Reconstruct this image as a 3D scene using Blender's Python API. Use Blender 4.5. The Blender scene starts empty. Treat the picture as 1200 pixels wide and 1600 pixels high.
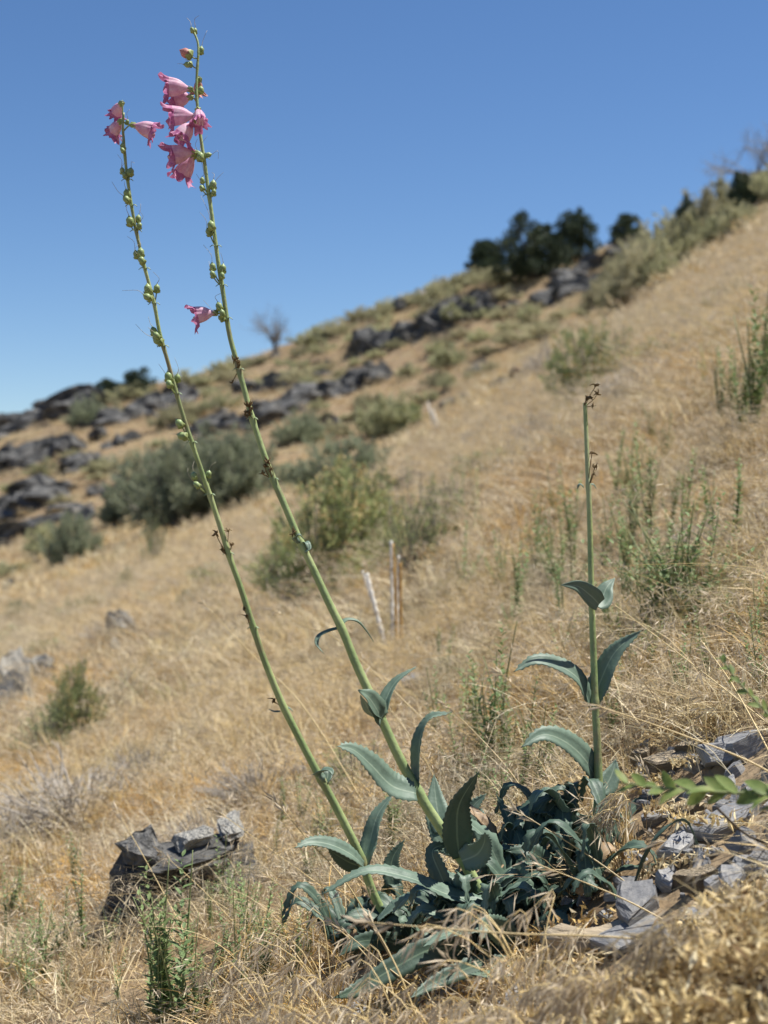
import bpy, bmesh, math, random
import numpy as np
from mathutils import Vector, Matrix

scene = bpy.context.scene
COL = scene.collection
rng = random.Random(7)
npr = np.random.default_rng(7)

# ------------------------------------------------------------------ camera
cam_d = bpy.data.cameras.new("camera")
cam = bpy.data.objects.new("camera", cam_d)
COL.objects.link(cam)
cam.location = (0, 0, 0)
cam.rotation_euler = (math.radians(90), 0, 0)
cam_d.sensor_fit = 'VERTICAL'
cam_d.sensor_height = 36.0
cam_d.lens = 54.0
cam_d.clip_start = 0.05
cam_d.clip_end = 3000
cam_d.dof.use_dof = True
cam_d.dof.focus_distance = 1.97
cam_d.dof.aperture_fstop = 6.0
cam_d.dof.aperture_blades = 7
scene.camera = cam

# ------------------------------------------------------------------ sky, sun
SUN = Vector((0.42, 0.10, 0.90)).normalized()
world = bpy.data.worlds.new("World")
scene.world = world
world.use_nodes = True
wn, wl = world.node_tree.nodes, world.node_tree.links
wn.clear()
w_out = wn.new('ShaderNodeOutputWorld')
w_bg = wn.new('ShaderNodeBackground')
w_sky = wn.new('ShaderNodeTexSky')
w_sky.sky_type = 'NISHITA'
w_sky.sun_disc = False
w_sky.sun_elevation = math.asin(SUN.z)
w_sky.sun_rotation = math.atan2(SUN.x, SUN.y)
w_sky.altitude = 1900
w_sky.air_density = 1.0
w_sky.dust_density = 0.35
w_sky.ozone_density = 2.6
w_hsv = wn.new('ShaderNodeHueSaturation')
w_hsv.inputs['Saturation'].default_value = 1.17
w_hsv.inputs['Hue'].default_value = 0.504
w_bg.inputs['Strength'].default_value = 0.074
wl.new(w_sky.outputs[0], w_hsv.inputs['Color'])
wl.new(w_hsv.outputs[0], w_bg.inputs['Color'])
wl.new(w_bg.outputs[0], w_out.inputs['Surface'])

sun_d = bpy.data.lights.new("sun", 'SUN')
sun_d.energy = 4.6
sun_d.angle = math.radians(0.55)
sun_d.color = (1.0, 0.955, 0.88)
sun = bpy.data.objects.new("sun", sun_d)
COL.objects.link(sun)
sun.rotation_euler = SUN.to_track_quat('Z', 'Y').to_euler()
sun.location = (3, 0, 8)

vs = scene.view_settings
vs.view_transform = 'Standard'
vs.look = 'None'
vs.exposure = 0.72
vs.gamma = 1.0
vs.use_curve_mapping = False
scene.cycles.use_denoising = True
scene.cycles.max_bounces = 8
scene.cycles.transparent_max_bounces = 8

# ------------------------------------------------------------------ helpers
def hash2(ix, iy, seed):
    h = (ix.astype(np.int64) * 374761393 + iy.astype(np.int64) * 668265263 + seed * 982451653) & 0xFFFFFFFF
    h = ((h ^ (h >> 13)) * 1274126177) & 0xFFFFFFFF
    return ((h ^ (h >> 16)) & 0xFFFF) / 65535.0

def vnoise(x, y, seed=0):
    x = np.asarray(x, float); y = np.asarray(y, float)
    ix, iy = np.floor(x), np.floor(y)
    fx, fy = x - ix, y - iy
    fx = fx * fx * (3 - 2 * fx); fy = fy * fy * (3 - 2 * fy)
    a, b = hash2(ix, iy, seed), hash2(ix + 1, iy, seed)
    c, d = hash2(ix, iy + 1, seed), hash2(ix + 1, iy + 1, seed)
    return (a * (1 - fx) + b * fx) * (1 - fy) + (c * (1 - fx) + d * fx) * fy - 0.5

def fbm(x, y, seed=0, oct=3):
    s, a = 0, 1.0
    for k in range(oct):
        s = s + a * vnoise(np.asarray(x) * 2 ** k, np.asarray(y) * 2 ** k, seed + k)
        a *= 0.5
    return s

def sstep(a, b, x):
    t = np.clip((np.asarray(x, float) - a) / (b - a), 0, 1)
    return t * t * (3 - 2 * t)

# ---- the lie of the land: a bank rising to the right, a crest at about 28 m, a rocky hill behind it
F = 2400.0
SKY_PX = np.array([-900, -300, 0, 100, 200, 300, 400, 500, 600, 700, 740, 800, 900, 950, 1000, 1050, 1200, 1500, 2100], float)
SKY_PY = np.array([900, 790, 676, 632, 612, 592, 562, 526, 480, 444, 432, 434, 408, 392, 382, 420, 400, 350, 300], float)

def qslope(u):
    w = 0.02
    return 0.33 * u + 0.32 * w * np.logaddexp(0, u / w)

def Z(x, y):
    x = np.asarray(x, float); y = np.asarray(y, float)
    ym = np.maximum(y, 1.0)
    u = np.clip(x / ym, -1.6, 1.6)
    z = 0.06 * y - 0.74 + ym * qslope(x / ym)
    far = y > 28
    if np.any(far):
        px = np.clip(600 + F * u, -900, 2100)
        u2 = np.clip((px - 600) / F, -0.63, 0.63)
        vc = 0.06 - 0.74 / 28 + qslope(u2)
        pc = 800 - F * vc
        ps = np.interp(px, SKY_PX, SKY_PY)
        a = sstep(400, 700, px)
        p36 = pc + a * 26 - (1 - a) * 0.25 * (pc - ps)
        p65 = ps
        p85 = ps + 50
        p200 = np.maximum(ps + 160, 806)
        p700 = np.maximum(ps + 160, 822)
        ks = np.log([28, 36, 65, 85, 200, 700])
        ly = np.log(np.maximum(y, 28))
        P = [pc, p36, p65, p85, p200, p700]
        py = P[-1] + 0 * x
        for i in range(5):
            t = np.clip((ly - ks[i]) / (ks[i + 1] - ks[i]), 0, 1)
            m = (ly >= ks[i]) & (ly < ks[i + 1])
            py = np.where(m, P[i] * (1 - t) + P[i + 1] * t, py)
        zf = (800 - py) / F * y
        z = np.where(far, zf, z)
    # the earth bank close in front, lower right
    z = z + 0.115 * np.exp(-((x - 0.33) / 0.24) ** 2 - ((y - 1.22) / 0.15) ** 2)
    z = z + 0.016 * fbm(x / 0.3, y / 0.3, 3, 3) + 0.05 * sstep(2.6, 6, y) * fbm(x / 1.1, y / 1.1, 11, 2)
    z = z + 0.5 * sstep(25, 45, y) * sstep(400, 60, y) * fbm(x / 5.0, y / 5.0, 21, 4)
    return z

LY = np.exp(np.linspace(math.log(0.9), math.log(95), 5000))
def G(px, py):
    """the point of the ground seen at that place of the photograph"""
    u = (px - 600) / F
    zl = Z(LY * u, LY)
    for k in range(40):                       # just above the skyline: take the crest itself
        hit = np.nonzero(LY * ((800 - py - 3 * k) / F) <= zl)[0]
        if len(hit): break
    y = float(LY[hit[0]]) if len(hit) else 60.0
    return Vector((y * u, y, float(Z(y * u, y))))

def P3(px, py, y):
    return Vector(((px - 600) / F * y, y, (800 - py) / F * y))

class MB:
    def __init__(self):
        self.v, self.f, self.m, self.uv = [], [], [], []
    def add(self, verts, faces, mat=0, uvs=None):
        o = len(self.v)
        self.v.extend(tuple(p) for p in verts)
        self.uv.extend(uvs if uvs else [(0.5, 0.5)] * len(verts))
        self.f.extend(tuple(i + o for i in f) for f in faces)
        self.m.extend([mat] * len(faces))
    def mesh(self, name, mats, smooth=True, origin=(0, 0, 0)):
        me = bpy.data.meshes.new(name)
        ox, oy, oz = origin
        me.from_pydata([(a - ox, b - oy, c - oz) for a, b, c in self.v], [], self.f)
        for m in mats if isinstance(mats, (list, tuple)) else [mats]:
            me.materials.append(m)
        n = len(me.polygons)
        me.polygons.foreach_set('material_index', self.m)
        me.polygons.foreach_set('use_smooth', [smooth] * n)
        uvl = me.uv_layers.new(name='UVMap')
        li = np.empty(len(me.loops), dtype=np.int32)
        me.loops.foreach_get('vertex_index', li)
        uvl.data.foreach_set('uv', np.array(self.uv, dtype=np.float32)[li].ravel())
        me.update()
        return me
    def build(self, name, mats, parent=None, smooth=True, origin=(0, 0, 0)):
        return link(name, self.mesh(name, mats, smooth, origin), parent)

def link(name, me, parent=None):
    o = bpy.data.objects.new(name, me)
    COL.objects.link(o)
    if parent is not None:
        o.parent = parent
    return o

def tag(o, label=None, cat=None, group=None, kind=None):
    if label: o['label'] = label
    if cat: o['category'] = cat
    if group: o['group'] = group
    if kind: o['kind'] = kind
    return o

def empty(name, loc, label, cat, group=None):
    o = bpy.data.objects.new(name, None)
    o.empty_display_size = 0.05
    COL.objects.link(o)
    o.location = loc
    return tag(o, label, cat, group)

def catmull(pts, n):
    pts = [np.array(p, float) for p in pts]
    if len(pts) == 2:
        return [pts[0] + (pts[1] - pts[0]) * i / n for i in range(n + 1)]
    ext = [2 * pts[0] - pts[1]] + pts + [2 * pts[-1] - pts[-2]]
    out, segs = [], len(pts) - 1
    for i in range(n + 1):
        s = min(i / n * segs, segs - 1e-9)
        k = int(s); t = s - k
        a, b, c, d = ext[k:k + 4]
        out.append(0.5 * (2 * b + (c - a) * t + (2 * a - 5 * b + 4 * c - d) * t * t + (3 * b - a - 3 * c + d) * t ** 3))
    return out

def unit(v):
    v = np.asarray(v, float)
    return v / (np.linalg.norm(v) + 1e-12)

def tube(mb, pts, radii, k=7, mat=0, cap=True):
    n = len(pts)
    pts = [np.array(p, float) for p in pts]
    if not hasattr(radii, '__len__'):
        radii = [radii] * n
    up = np.array((0.31, 0.2, 0.93))
    rings = []
    for i in range(n):
        t = unit(pts[min(i + 1, n - 1)] - pts[max(i - 1, 0)])
        a = unit(np.cross(t, up if abs(t @ up) < 0.97 else np.array((1, 0, 0))))
        b = np.cross(t, a)
        rings.append([pts[i] + radii[i] * (a * math.cos(2 * math.pi * j / k) + b * math.sin(2 * math.pi * j / k)) for j in range(k)])
    V = [p for r in rings for p in r]
    UV = [(j / k, i / max(1, n - 1)) for i in range(n) for j in range(k)]
    Fc = [(i * k + j, i * k + (j + 1) % k, (i + 1) * k + (j + 1) % k, (i + 1) * k + j) for i in range(n - 1) for j in range(k)]
    if cap:
        Fc.append(tuple(range(k))[::-1])
        Fc.append(tuple((n - 1) * k + j for j in range(k)))
    mb.add(V, Fc, mat, UV)

# ------------------------------------------------------------------ materials
def lin(r, g, b):
    f = lambda c: (c / 255 / 12.92) if c / 255 <= 0.04045 else ((c / 255 + 0.055) / 1.055) ** 2.4
    return (f(r), f(g), f(b), 1)

def rgba(c):
    return tuple(c) + (1,) if len(c) == 3 else tuple(c)

def material(name, cols, scale=8, rough=0.8, transl=0.0, rnd=0.0, world_pos=False, bump=0.0, bump_scale=40, detail=4, spec=0.3, hue=0.0, stretch=None):
    """colour ramp over a noise; optional variation from one object to the next; optional light through thin tissue"""
    m = bpy.data.materials.new(name)
    m.use_nodes = True
    n, l = m.node_tree.nodes, m.node_tree.links
    n.clear()
    out = n.new('ShaderNodeOutputMaterial')
    bs = n.new('ShaderNodeBsdfPrincipled')
    bs.inputs['Roughness'].default_value = rough
    bs.inputs['Specular IOR Level'].default_value = spec
    if world_pos:
        src = n.new('ShaderNodeNewGeometry').outputs['Position']
    else:
        src = n.new('ShaderNodeTexCoord').outputs['Object']
    if stretch:
        mp = n.new('ShaderNodeMapping'); mp.inputs['Scale'].default_value = stretch
        l.new(src, mp.inputs['Vector']); src = mp.outputs[0]
    nz = n.new('ShaderNodeTexNoise')
    nz.inputs['Scale'].default_value = scale
    nz.inputs['Detail'].default_value = detail
    nz.inputs['Roughness'].default_value = 0.65
    l.new(src, nz.inputs['Vector'])
    rp = n.new('ShaderNodeValToRGB')
    e = rp.color_ramp.elements
    k = len(cols)
    while len(e) < k:
        e.new(0.5)
    for i, c in enumerate(cols):
        e[i].position = 0.3 + 0.4 * i / max(1, k - 1)
        e[i].color = rgba(c)
    l.new(nz.outputs['Fac'], rp.inputs['Fac'])
    col = rp.outputs['Color']
    if rnd or hue:
        oi = n.new('ShaderNodeObjectInfo')
        hs = n.new('ShaderNodeHueSaturation')
        mr = n.new('ShaderNodeMapRange')
        mr.inputs['To Min'].default_value = 1 - rnd; mr.inputs['To Max'].default_value = 1 + rnd
        l.new(oi.outputs['Random'], mr.inputs['Value'])
        l.new(mr.outputs[0], hs.inputs['Value'])
        if hue:
            mh = n.new('ShaderNodeMath'); mh.operation = 'MULTIPLY'; mh.inputs[1].default_value = 7.31
            fr = n.new('ShaderNodeMath'); fr.operation = 'FRACT'
            mr2 = n.new('ShaderNodeMapRange')
            mr2.inputs['To Min'].default_value = 0.5 - hue; mr2.inputs['To Max'].default_value = 0.5 + hue
            l.new(oi.outputs['Random'], mh.inputs[0]); l.new(mh.outputs[0], fr.inputs[0])
            l.new(fr.outputs[0], mr2.inputs['Value']); l.new(mr2.outputs[0], hs.inputs['Hue'])
        l.new(col, hs.inputs['Color'])
        col = hs.outputs['Color']
    l.new(col, bs.inputs['Base Color'])
    if bump:
        b = n.new('ShaderNodeBump'); b.inputs['Strength'].default_value = bump
        b.inputs['Distance'].default_value = 0.02
        nb = n.new('ShaderNodeTexNoise'); nb.inputs['Scale'].default_value = bump_scale; nb.inputs['Detail'].default_value = 6
        l.new(src, nb.inputs['Vector']); l.new(nb.outputs['Fac'], b.inputs['Height'])
        l.new(b.outputs[0], bs.inputs['Normal'])
    if transl:
        tr = n.new('ShaderNodeBsdfTranslucent'); mx = n.new('ShaderNodeMixShader')
        mx.inputs['Fac'].default_value = transl
        l.new(col, tr.inputs['Color'])
        l.new(bs.outputs[0], mx.inputs[1]); l.new(tr.outputs[0], mx.inputs[2])
        l.new(mx.outputs[0], out.inputs['Surface'])
    else:
        l.new(bs.outputs[0], out.inputs['Surface'])
    m['col_node'] = rp.name
    return m

def grass_material(name, value=1.0):
    """dry straw: golden, rust and bleached patches over the slope plus a shift from tuft to tuft"""
    m = bpy.data.materials.new(name)
    m.use_nodes = True
    n, l = m.node_tree.nodes, m.node_tree.links
    n.clear()
    out = n.new('ShaderNodeOutputMaterial')
    geo = n.new('ShaderNodeNewGeometry')
    def noise(scale, detail=3):
        t = n.new('ShaderNodeTexNoise'); t.inputs['Scale'].default_value = scale; t.inputs['Detail'].default_value = detail
        l.new(geo.outputs['Position'], t.inputs['Vector'])
        return t.outputs['Fac']
    def mix(f, a, b):
        x = n.new('ShaderNodeMix'); x.data_type = 'RGBA'
        for s, v in ((x.inputs['Factor'], f), (x.inputs['A'], a), (x.inputs['B'], b)):
            if isinstance(v, (tuple, list)): s.default_value = rgba(v)
            else: l.new(v, s)
        return x.outputs['Result']
    def ramp(f, a, b):
        r = n.new('ShaderNodeMapRange'); r.inputs['From Min'].default_value = a; r.inputs['From Max'].default_value = b
        l.new(f, r.inputs['Value']); return r.outputs[0]
    c = mix(ramp(noise(1.1), 0.47, 0.58), (0.68, 0.55, 0.30), (0.60, 0.375, 0.12))
    c = mix(ramp(noise(0.23), 0.50, 0.60), c, (0.46, 0.30, 0.14))
    c = mix(ramp(noise(0.7, 4), 0.55, 0.64), c, (0.46, 0.42, 0.31))
    c = mix(ramp(noise(2.7), 0.52, 0.62), c, (0.68, 0.62, 0.46))
    c = mix(ramp(noise(1.9, 4), 0.56, 0.66), c, (0.40, 0.37, 0.19))
    oi = n.new('ShaderNodeObjectInfo')
    c = mix(ramp(oi.outputs['Random'], 0.55, 1.0), c, (0.62, 0.50, 0.31))
    uv = n.new('ShaderNodeUVMap'); sp = n.new('ShaderNodeSeparateXYZ'); l.new(uv.outputs[0], sp.inputs[0])
    c = mix(ramp(sp.outputs[0], 0.62, 0.9), c, (0.82, 0.73, 0.50))
    c = mix(ramp(sp.outputs[1], 0.70, 1.0), c, (0.20, 0.125, 0.06))  # random brown blades, their tone darkened to paint shade into the gaps
    hs = n.new('ShaderNodeHueSaturation')
    hs.inputs['Value'].default_value = value
    hs.inputs['Saturation'].default_value = 1.07
    l.new(c, hs.inputs['Color'])
    bs = n.new('ShaderNodeBsdfPrincipled'); bs.inputs['Roughness'].default_value = 0.55
    bs.inputs['Specular IOR Level'].default_value = 0.35
    tr = n.new('ShaderNodeBsdfTranslucent'); mx = n.new('ShaderNodeMixShader'); mx.inputs['Fac'].default_value = 0.22
    l.new(hs.outputs[0], bs.inputs['Base Color']); l.new(hs.outputs[0], tr.inputs['Color'])
    l.new(bs.outputs[0], mx.inputs[1]); l.new(tr.outputs[0], mx.inputs[2]); l.new(mx.outputs[0], out.inputs['Surface'])
    return m

def leaf_material(name, base, dark, rib, transl=0.12):
    m = material(name, [dark, base, base], scale=26, rough=0.52, transl=transl, bump=0.12, bump_scale=45, spec=0.4)
    n, l = m.node_tree.nodes, m.node_tree.links
    uv = n.new('ShaderNodeUVMap'); sp = n.new('ShaderNodeSeparateXYZ')
    l.new(uv.outputs[0], sp.inputs[0])
    a = n.new('ShaderNodeMath'); a.operation = 'ABSOLUTE'; l.new(sp.outputs[0], a.inputs[0])
    r = n.new('ShaderNodeMapRange'); r.inputs['From Min'].default_value = 0.03; r.inputs['From Max'].default_value = 0.1
    r.inputs['To Min'].default_value = 0.75; r.inputs['To Max'].default_value = 0.0
    l.new(a.outputs[0], r.inputs['Value'])
    x = n.new('ShaderNodeMix'); x.data_type = 'RGBA'; x.inputs['B'].default_value = rgba(rib)
    l.new(r.outputs[0], x.inputs['Factor'])
    col = n[m['col_node']].outputs[0]
    tgt = [k.to_socket for k in col.links]
    l.new(col, x.inputs['A'])
    for t in tgt:
        l.new(x.outputs['Result'], t)
    return m

M = {}
M['soil'] = material('ground_soil', [(0.15, 0.105, 0.066), (0.26, 0.187, 0.11), (0.32, 0.25, 0.165)], scale=3.0, rough=0.95, world_pos=True, bump=0.8, bump_scale=22, detail=8, spec=0.1)
M['straw'] = grass_material('straw_blades', 1.07)
M['straw_head'] = material('straw_seed_heads', [(0.46, 0.37, 0.25), (0.70, 0.61, 0.46)], scale=9, rough=0.6, transl=0.3, rnd=0.25, world_pos=True)
M['stalk'] = material('straw_stalk', [(0.55, 0.40, 0.16), (0.68, 0.54, 0.28)], scale=6, rough=0.45, rnd=0.2, spec=0.5)
M['rock'] = material('dark_ledge_rock', [(0.032, 0.032, 0.031), (0.092, 0.091, 0.088), (0.20, 0.195, 0.18)], scale=4.5, rough=0.95, rnd=0.3, bump=1.0, bump_scale=7, detail=8)
M['rockpale'] = material('pale_lichen_rock', [(0.13, 0.13, 0.13), (0.29, 0.28, 0.25), (0.48, 0.46, 0.40)], scale=7, rough=0.9, rnd=0.1, bump=0.8, bump_scale=9, detail=8)
M['slate'] = material('grey_slate', [(0.14, 0.142, 0.147), (0.225, 0.227, 0.232), (0.38, 0.365, 0.335)], scale=2.2, rough=0.65, rnd=0.28, bump=0.3, bump_scale=9, detail=5, stretch=(1, 1, 5))
M['buff'] = material('buff_stone', [(0.24, 0.19, 0.13), (0.44, 0.36, 0.25), (0.55, 0.47, 0.35)], scale=6, rough=0.9, rnd=0.15, bump=0.9, bump_scale=14, detail=8, stretch=(1, 1, 6))
M['sage'] = material('sage_leaves', [(0.34, 0.335, 0.19), (0.50, 0.485, 0.30)], scale=3, rough=0.75, transl=0.4, rnd=0.25, hue=0.02)
M['brushgreen'] = material('rabbitbrush_leaves', [(0.23, 0.28, 0.12), (0.38, 0.43, 0.20)], scale=3, rough=0.7, transl=0.42, rnd=0.15, hue=0.015)
M['bigbush'] = material('grey_green_bush_leaves', [(0.21, 0.24, 0.155), (0.34, 0.37, 0.245)], scale=3, rough=0.75, transl=0.42, rnd=0.15)
M['juniper'] = material('juniper_leaves', [(0.038, 0.06, 0.034), (0.095, 0.125, 0.066)], scale=2, rough=0.7, transl=0.08, rnd=0.15)
M['flowertip'] = material('tan_flower_heads', [(0.48, 0.36, 0.15), (0.64, 0.52, 0.27)], scale=4, rough=0.8, transl=0.2)
M['twig'] = material('grey_twigs', [(0.13, 0.115, 0.10), (0.27, 0.25, 0.22)], scale=6, rough=0.9, rnd=0.2)
M['silver'] = material('silver_dead_twigs', [(0.28, 0.25, 0.21), (0.47, 0.43, 0.38)], scale=6, rough=0.8, rnd=0.15)
M['bark'] = material('dark_bark', [(0.06, 0.05, 0.04), (0.14, 0.115, 0.09)], scale=9, rough=0.9, bump=0.8)
M['rust'] = material('rusty_brown_wood', [(0.06, 0.032, 0.02), (0.15, 0.085, 0.05)], scale=9, rough=0.9, bump=0.8)
M['herb'] = material('herb_leaves', [(0.135, 0.21, 0.075), (0.26, 0.345, 0.145)], scale=20, rough=0.6, transl=0.25, rnd=0.2, hue=0.015)
M['herbnear'] = material('near_herb_leaves', [(0.085, 0.135, 0.035), (0.19, 0.26, 0.075), (0.27, 0.30, 0.11)], scale=60, rough=0.6, transl=0.3)
M['herbstem'] = material('herb_stems', [(0.16, 0.20, 0.08), (0.24, 0.26, 0.12)], scale=20, rough=0.6)
M['white_stalk'] = material('bleached_stalk', [(0.40, 0.34, 0.26), (0.80, 0.77, 0.70), (0.84, 0.82, 0.76)], scale=45, rough=0.7, stretch=(1, 1, 1.2))
M['ochre_stalk'] = material('ochre_stalk', [(0.34, 0.19, 0.05), (0.50, 0.30, 0.09)], scale=18, rough=0.6)
M['pstem'] = material('flower_stem_green', [(0.24, 0.21, 0.11), (0.22, 0.30, 0.12), (0.33, 0.40, 0.17), (0.36, 0.40, 0.22)], scale=11, rough=0.5, spec=0.45, bump=0.1, bump_scale=120)
M['pstem_low'] = material('flower_stem_blue_green', [(0.17, 0.25, 0.135), (0.27, 0.35, 0.20)], scale=14, rough=0.5, spec=0.45)
M['pleaf'] = leaf_material('blue_green_leaf', (0.145, 0.212, 0.158), (0.095, 0.148, 0.11), (0.30, 0.38, 0.28))
M['pleaf_dark'] = leaf_material('deep_green_leaf', (0.075, 0.122, 0.088), (0.048, 0.084, 0.062), (0.20, 0.28, 0.19))  # darker copy of the blue green leaf, shade painted into its colour
M['dead_leaf'] = leaf_material('dry_brown_leaf', (0.36, 0.25, 0.14), (0.22, 0.14, 0.075), (0.45, 0.35, 0.22))
M['capsule'] = material('green_capsule', [(0.20, 0.28, 0.11), (0.31, 0.40, 0.17)], scale=60, rough=0.45, spec=0.4)
M['calyx'] = material('yellow_green_calyx', [(0.23, 0.30, 0.11), (0.33, 0.39, 0.16)], scale=60, rough=0.5, transl=0.1)
M['pink'] = material('pink_corolla', [(0.60, 0.29, 0.44), (0.74, 0.44, 0.58), (0.82, 0.61, 0.70)], scale=110, rough=0.5, transl=0.24, stretch=(1, 1, 1), spec=0.3)
M['magenta'] = material('deep_pink_lobes', [(0.36, 0.075, 0.23), (0.62, 0.27, 0.45)], scale=110, rough=0.5, transl=0.28)
M['rosebud'] = material('salmon_bud', [(0.50, 0.20, 0.17), (0.62, 0.31, 0.27)], scale=50, rough=0.5, transl=0.15)
M['filament'] = material('pale_filament', [(0.68, 0.60, 0.50), (0.8, 0.74, 0.66)], scale=50, rough=0.5)
M['withered'] = material('withered_brown', [(0.07, 0.045, 0.02), (0.20, 0.14, 0.06)], scale=80, rough=0.85)
M['style'] = material('dry_style', [(0.30, 0.27, 0.19), (0.5, 0.46, 0.36)], scale=50, rough=0.6)

# ------------------------------------------------------------------ ground
def make_ground():
    front = np.linspace(-0.42, 0.42, 300)
    side = np.concatenate([np.linspace(-math.pi, -0.44, 46), front, np.linspace(0.44, math.pi, 46)[:-1]])
    r = np.concatenate([[0.25, 0.5, 0.7], np.exp(np.linspace(math.log(0.9), math.log(100), 300)), [110, 130, 160, 200, 300, 450, 700, 1100]])
    A, R = np.meshgrid(side, r)
    X, Y = R * np.sin(A), R * np.cos(A)
    Zg = Z(X, Y)
    clampz = np.clip(Zg, -60, 60)
    n, k = len(r), len(side)
    V = np.stack([X, Y, clampz], -1).reshape(-1, 3)
    V = np.vstack([V, [[0, 0, float(Z(0, 0))]]])
    idx = np.arange(n * k).reshape(n, k)
    a = idx[:-1, :]; b = np.roll(a, -1, 1); c = np.roll(idx[1:, :], -1, 1); d = idx[1:, :]
    faces = np.stack([a, d, c, b], -1).reshape(-1, 4).tolist()
    cen = n * k
    faces += [(cen, int(idx[0, j]), int(idx[0, (j + 1) % k])) for j in range(k)]
    me = bpy.data.meshes.new('ground')
    me.from_pydata(V.tolist(), [], faces)
    me.polygons.foreach_set('use_smooth', [True] * len(me.polygons))
    me.materials.append(M['soil'])
    o = link('ground', me)
    tag(o, kind='structure')
make_ground()

# ------------------------------------------------------------------ rocks
def rock_mesh(name, seed, kind, mat):
    r = random.Random(seed)
    bm = bmesh.new()
    if kind == 'block':
        for _ in range(15):
            p = Vector((r.uniform(-1, 1), r.uniform(-1, 1), r.uniform(-1, 1)))
            k = (abs(p.x) ** 3.2 + abs(p.y) ** 3.2 + abs(p.z) ** 3.2) ** (1 / 3.2)
            p = p / k * r.uniform(0.78, 1.05)
            bm.verts.new((p.x * 0.5, p.y * 0.5, p.z * 0.5))
    else:
        n = r.randint(5, 8)
        a0 = r.uniform(0, 6)
        for lay in range(3):
            sh = (r.uniform(-.04, .04), r.uniform(-.04, .04))
            sc = (1.0, 0.98, 0.86)[lay]
            for i in range(n):
                a = a0 + 2 * math.pi * (i + 0.5 * math.sin(i * 5.1 + seed)) / n
                rr = 0.5 * (0.75 + 0.25 * math.cos(2 * a + seed)) * sc * (0.9 + 0.1 * math.sin(seed * 3 + i * 2.3))
                bm.verts.new((rr * math.cos(a) + sh[0], rr * math.sin(a) + sh[1], (-0.5, 0.28, 0.5)[lay]))
    res = bmesh.ops.convex_hull(bm, input=bm.verts)
    junk = [g for g in set(res['geom_interior'] + res['geom_unused']) if isinstance(g, bmesh.types.BMVert)]
    if junk:
        bmesh.ops.delete(bm, geom=junk, context='VERTS')
    bmesh.ops.subdivide_edges(bm, edges=bm.edges[:], cuts=2 if kind == 'block' else 1, use_grid_fill=True)
    bmesh.ops.triangulate(bm, faces=bm.faces[:])
    for v in bm.verts:
        d = Vector((r.gauss(0, 1), r.gauss(0, 1), r.gauss(0, 1)))
        v.co += d * (0.036 if kind == 'block' else 0.012)
    bmesh.ops.recalc_face_normals(bm, faces=bm.faces[:])
    me = bpy.data.meshes.new(name)
    bm.to_mesh(me); bm.free()
    me.materials.append(mat)
    return me

BLOCKS = [rock_mesh('dark_rock_%d' % i, 40 + i, 'block', M['rock']) for i in range(7)]
PALES = [rock_mesh('pale_rock_%d' % i, 70 + i, 'block', M['rockpale']) for i in range(3)]
SLABS = [rock_mesh('slate_%d' % i, 90 + i, 'slab', M['slate']) for i in range(7)]
BUFFS = [rock_mesh('buff_%d' % i, 120 + i, 'slab', M['buff']) for i in range(3)]

def rock(px, py, wpx, hpx, meshes, label, group=None, name='boulder', cat='boulder', depth=0.8, sink=0.3, tilt=0.25, rz=None):
    p = G(px, py)
    s = p.y / F
    o = link(name, rng.choice(meshes))
    w, h = wpx * s, hpx * s
    o.scale = (w * 1.15, w * depth, h * 1.5)
    o.location = p + Vector((0, w * depth * 0.3, h * (0.5 - sink)))
    o.rotation_euler = (rng.uniform(-tilt, tilt), rng.uniform(-tilt, tilt) - 0.18, rng.uniform(0, 6.28) if rz is None else rz)
    tag(o, label, cat, group)
    return o

MARKS = [(650, 520, 'near the long dark ledge'), (500, 615, 'near the broken ledge of the mid slope'), (380, 670, 'near the outcrop above the thicket'), (836, 440, 'below the ridge junipers'),
         (430, 556, 'near the bare skyline tree'), (75, 640, 'near the left skyline crag'), (50, 720, 'near the left crag band'), (40, 800, 'in the lower left boulder field'), (225, 640, 'below the left skyline juniper'),
         (200, 740, 'left of the large thicket'), (610, 660, 'near the yellow green mid slope shrub'), (770, 590, 'near the brown stump'), (720, 450, 'under the middle skyline'), (930, 450, 'in the rock patch left of the sagebrush'), (560, 500, 'under the skyline right of the bare tree')]
def near_mark(px, py):
    return min(MARKS, key=lambda m: (m[0] - px) ** 2 + 3 * (m[1] - py) ** 2)[2]
LEDGES = []
def ledge(line, n, hpx, label, group, wpx=30, jit=6):
    LEDGES.append(line)
    pts = [np.array(p, float) for p in line]
    seg = [np.linalg.norm(pts[i + 1] - pts[i]) for i in range(len(pts) - 1)]
    tot = sum(seg)
    n = int(n * 1.7)
    for k in range(n):
        s = (k + rng.uniform(0.2, 0.8)) / n * tot
        i = 0
        while i < len(seg) - 1 and s > seg[i]:
            s -= seg[i]; i += 1
        c = pts[i] + (pts[i + 1] - pts[i]) * (s / seg[i])
        f = rng.uniform(0.6, 1.25)
        rock(c[0], c[1] + rng.uniform(-jit, jit), wpx * f * rng.uniform(1.4, 2.5), hpx * f * rng.uniform(0.5, 0.85), BLOCKS, label, group, sink=0.26, rz=rng.uniform(-0.6, 0.6))

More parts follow.
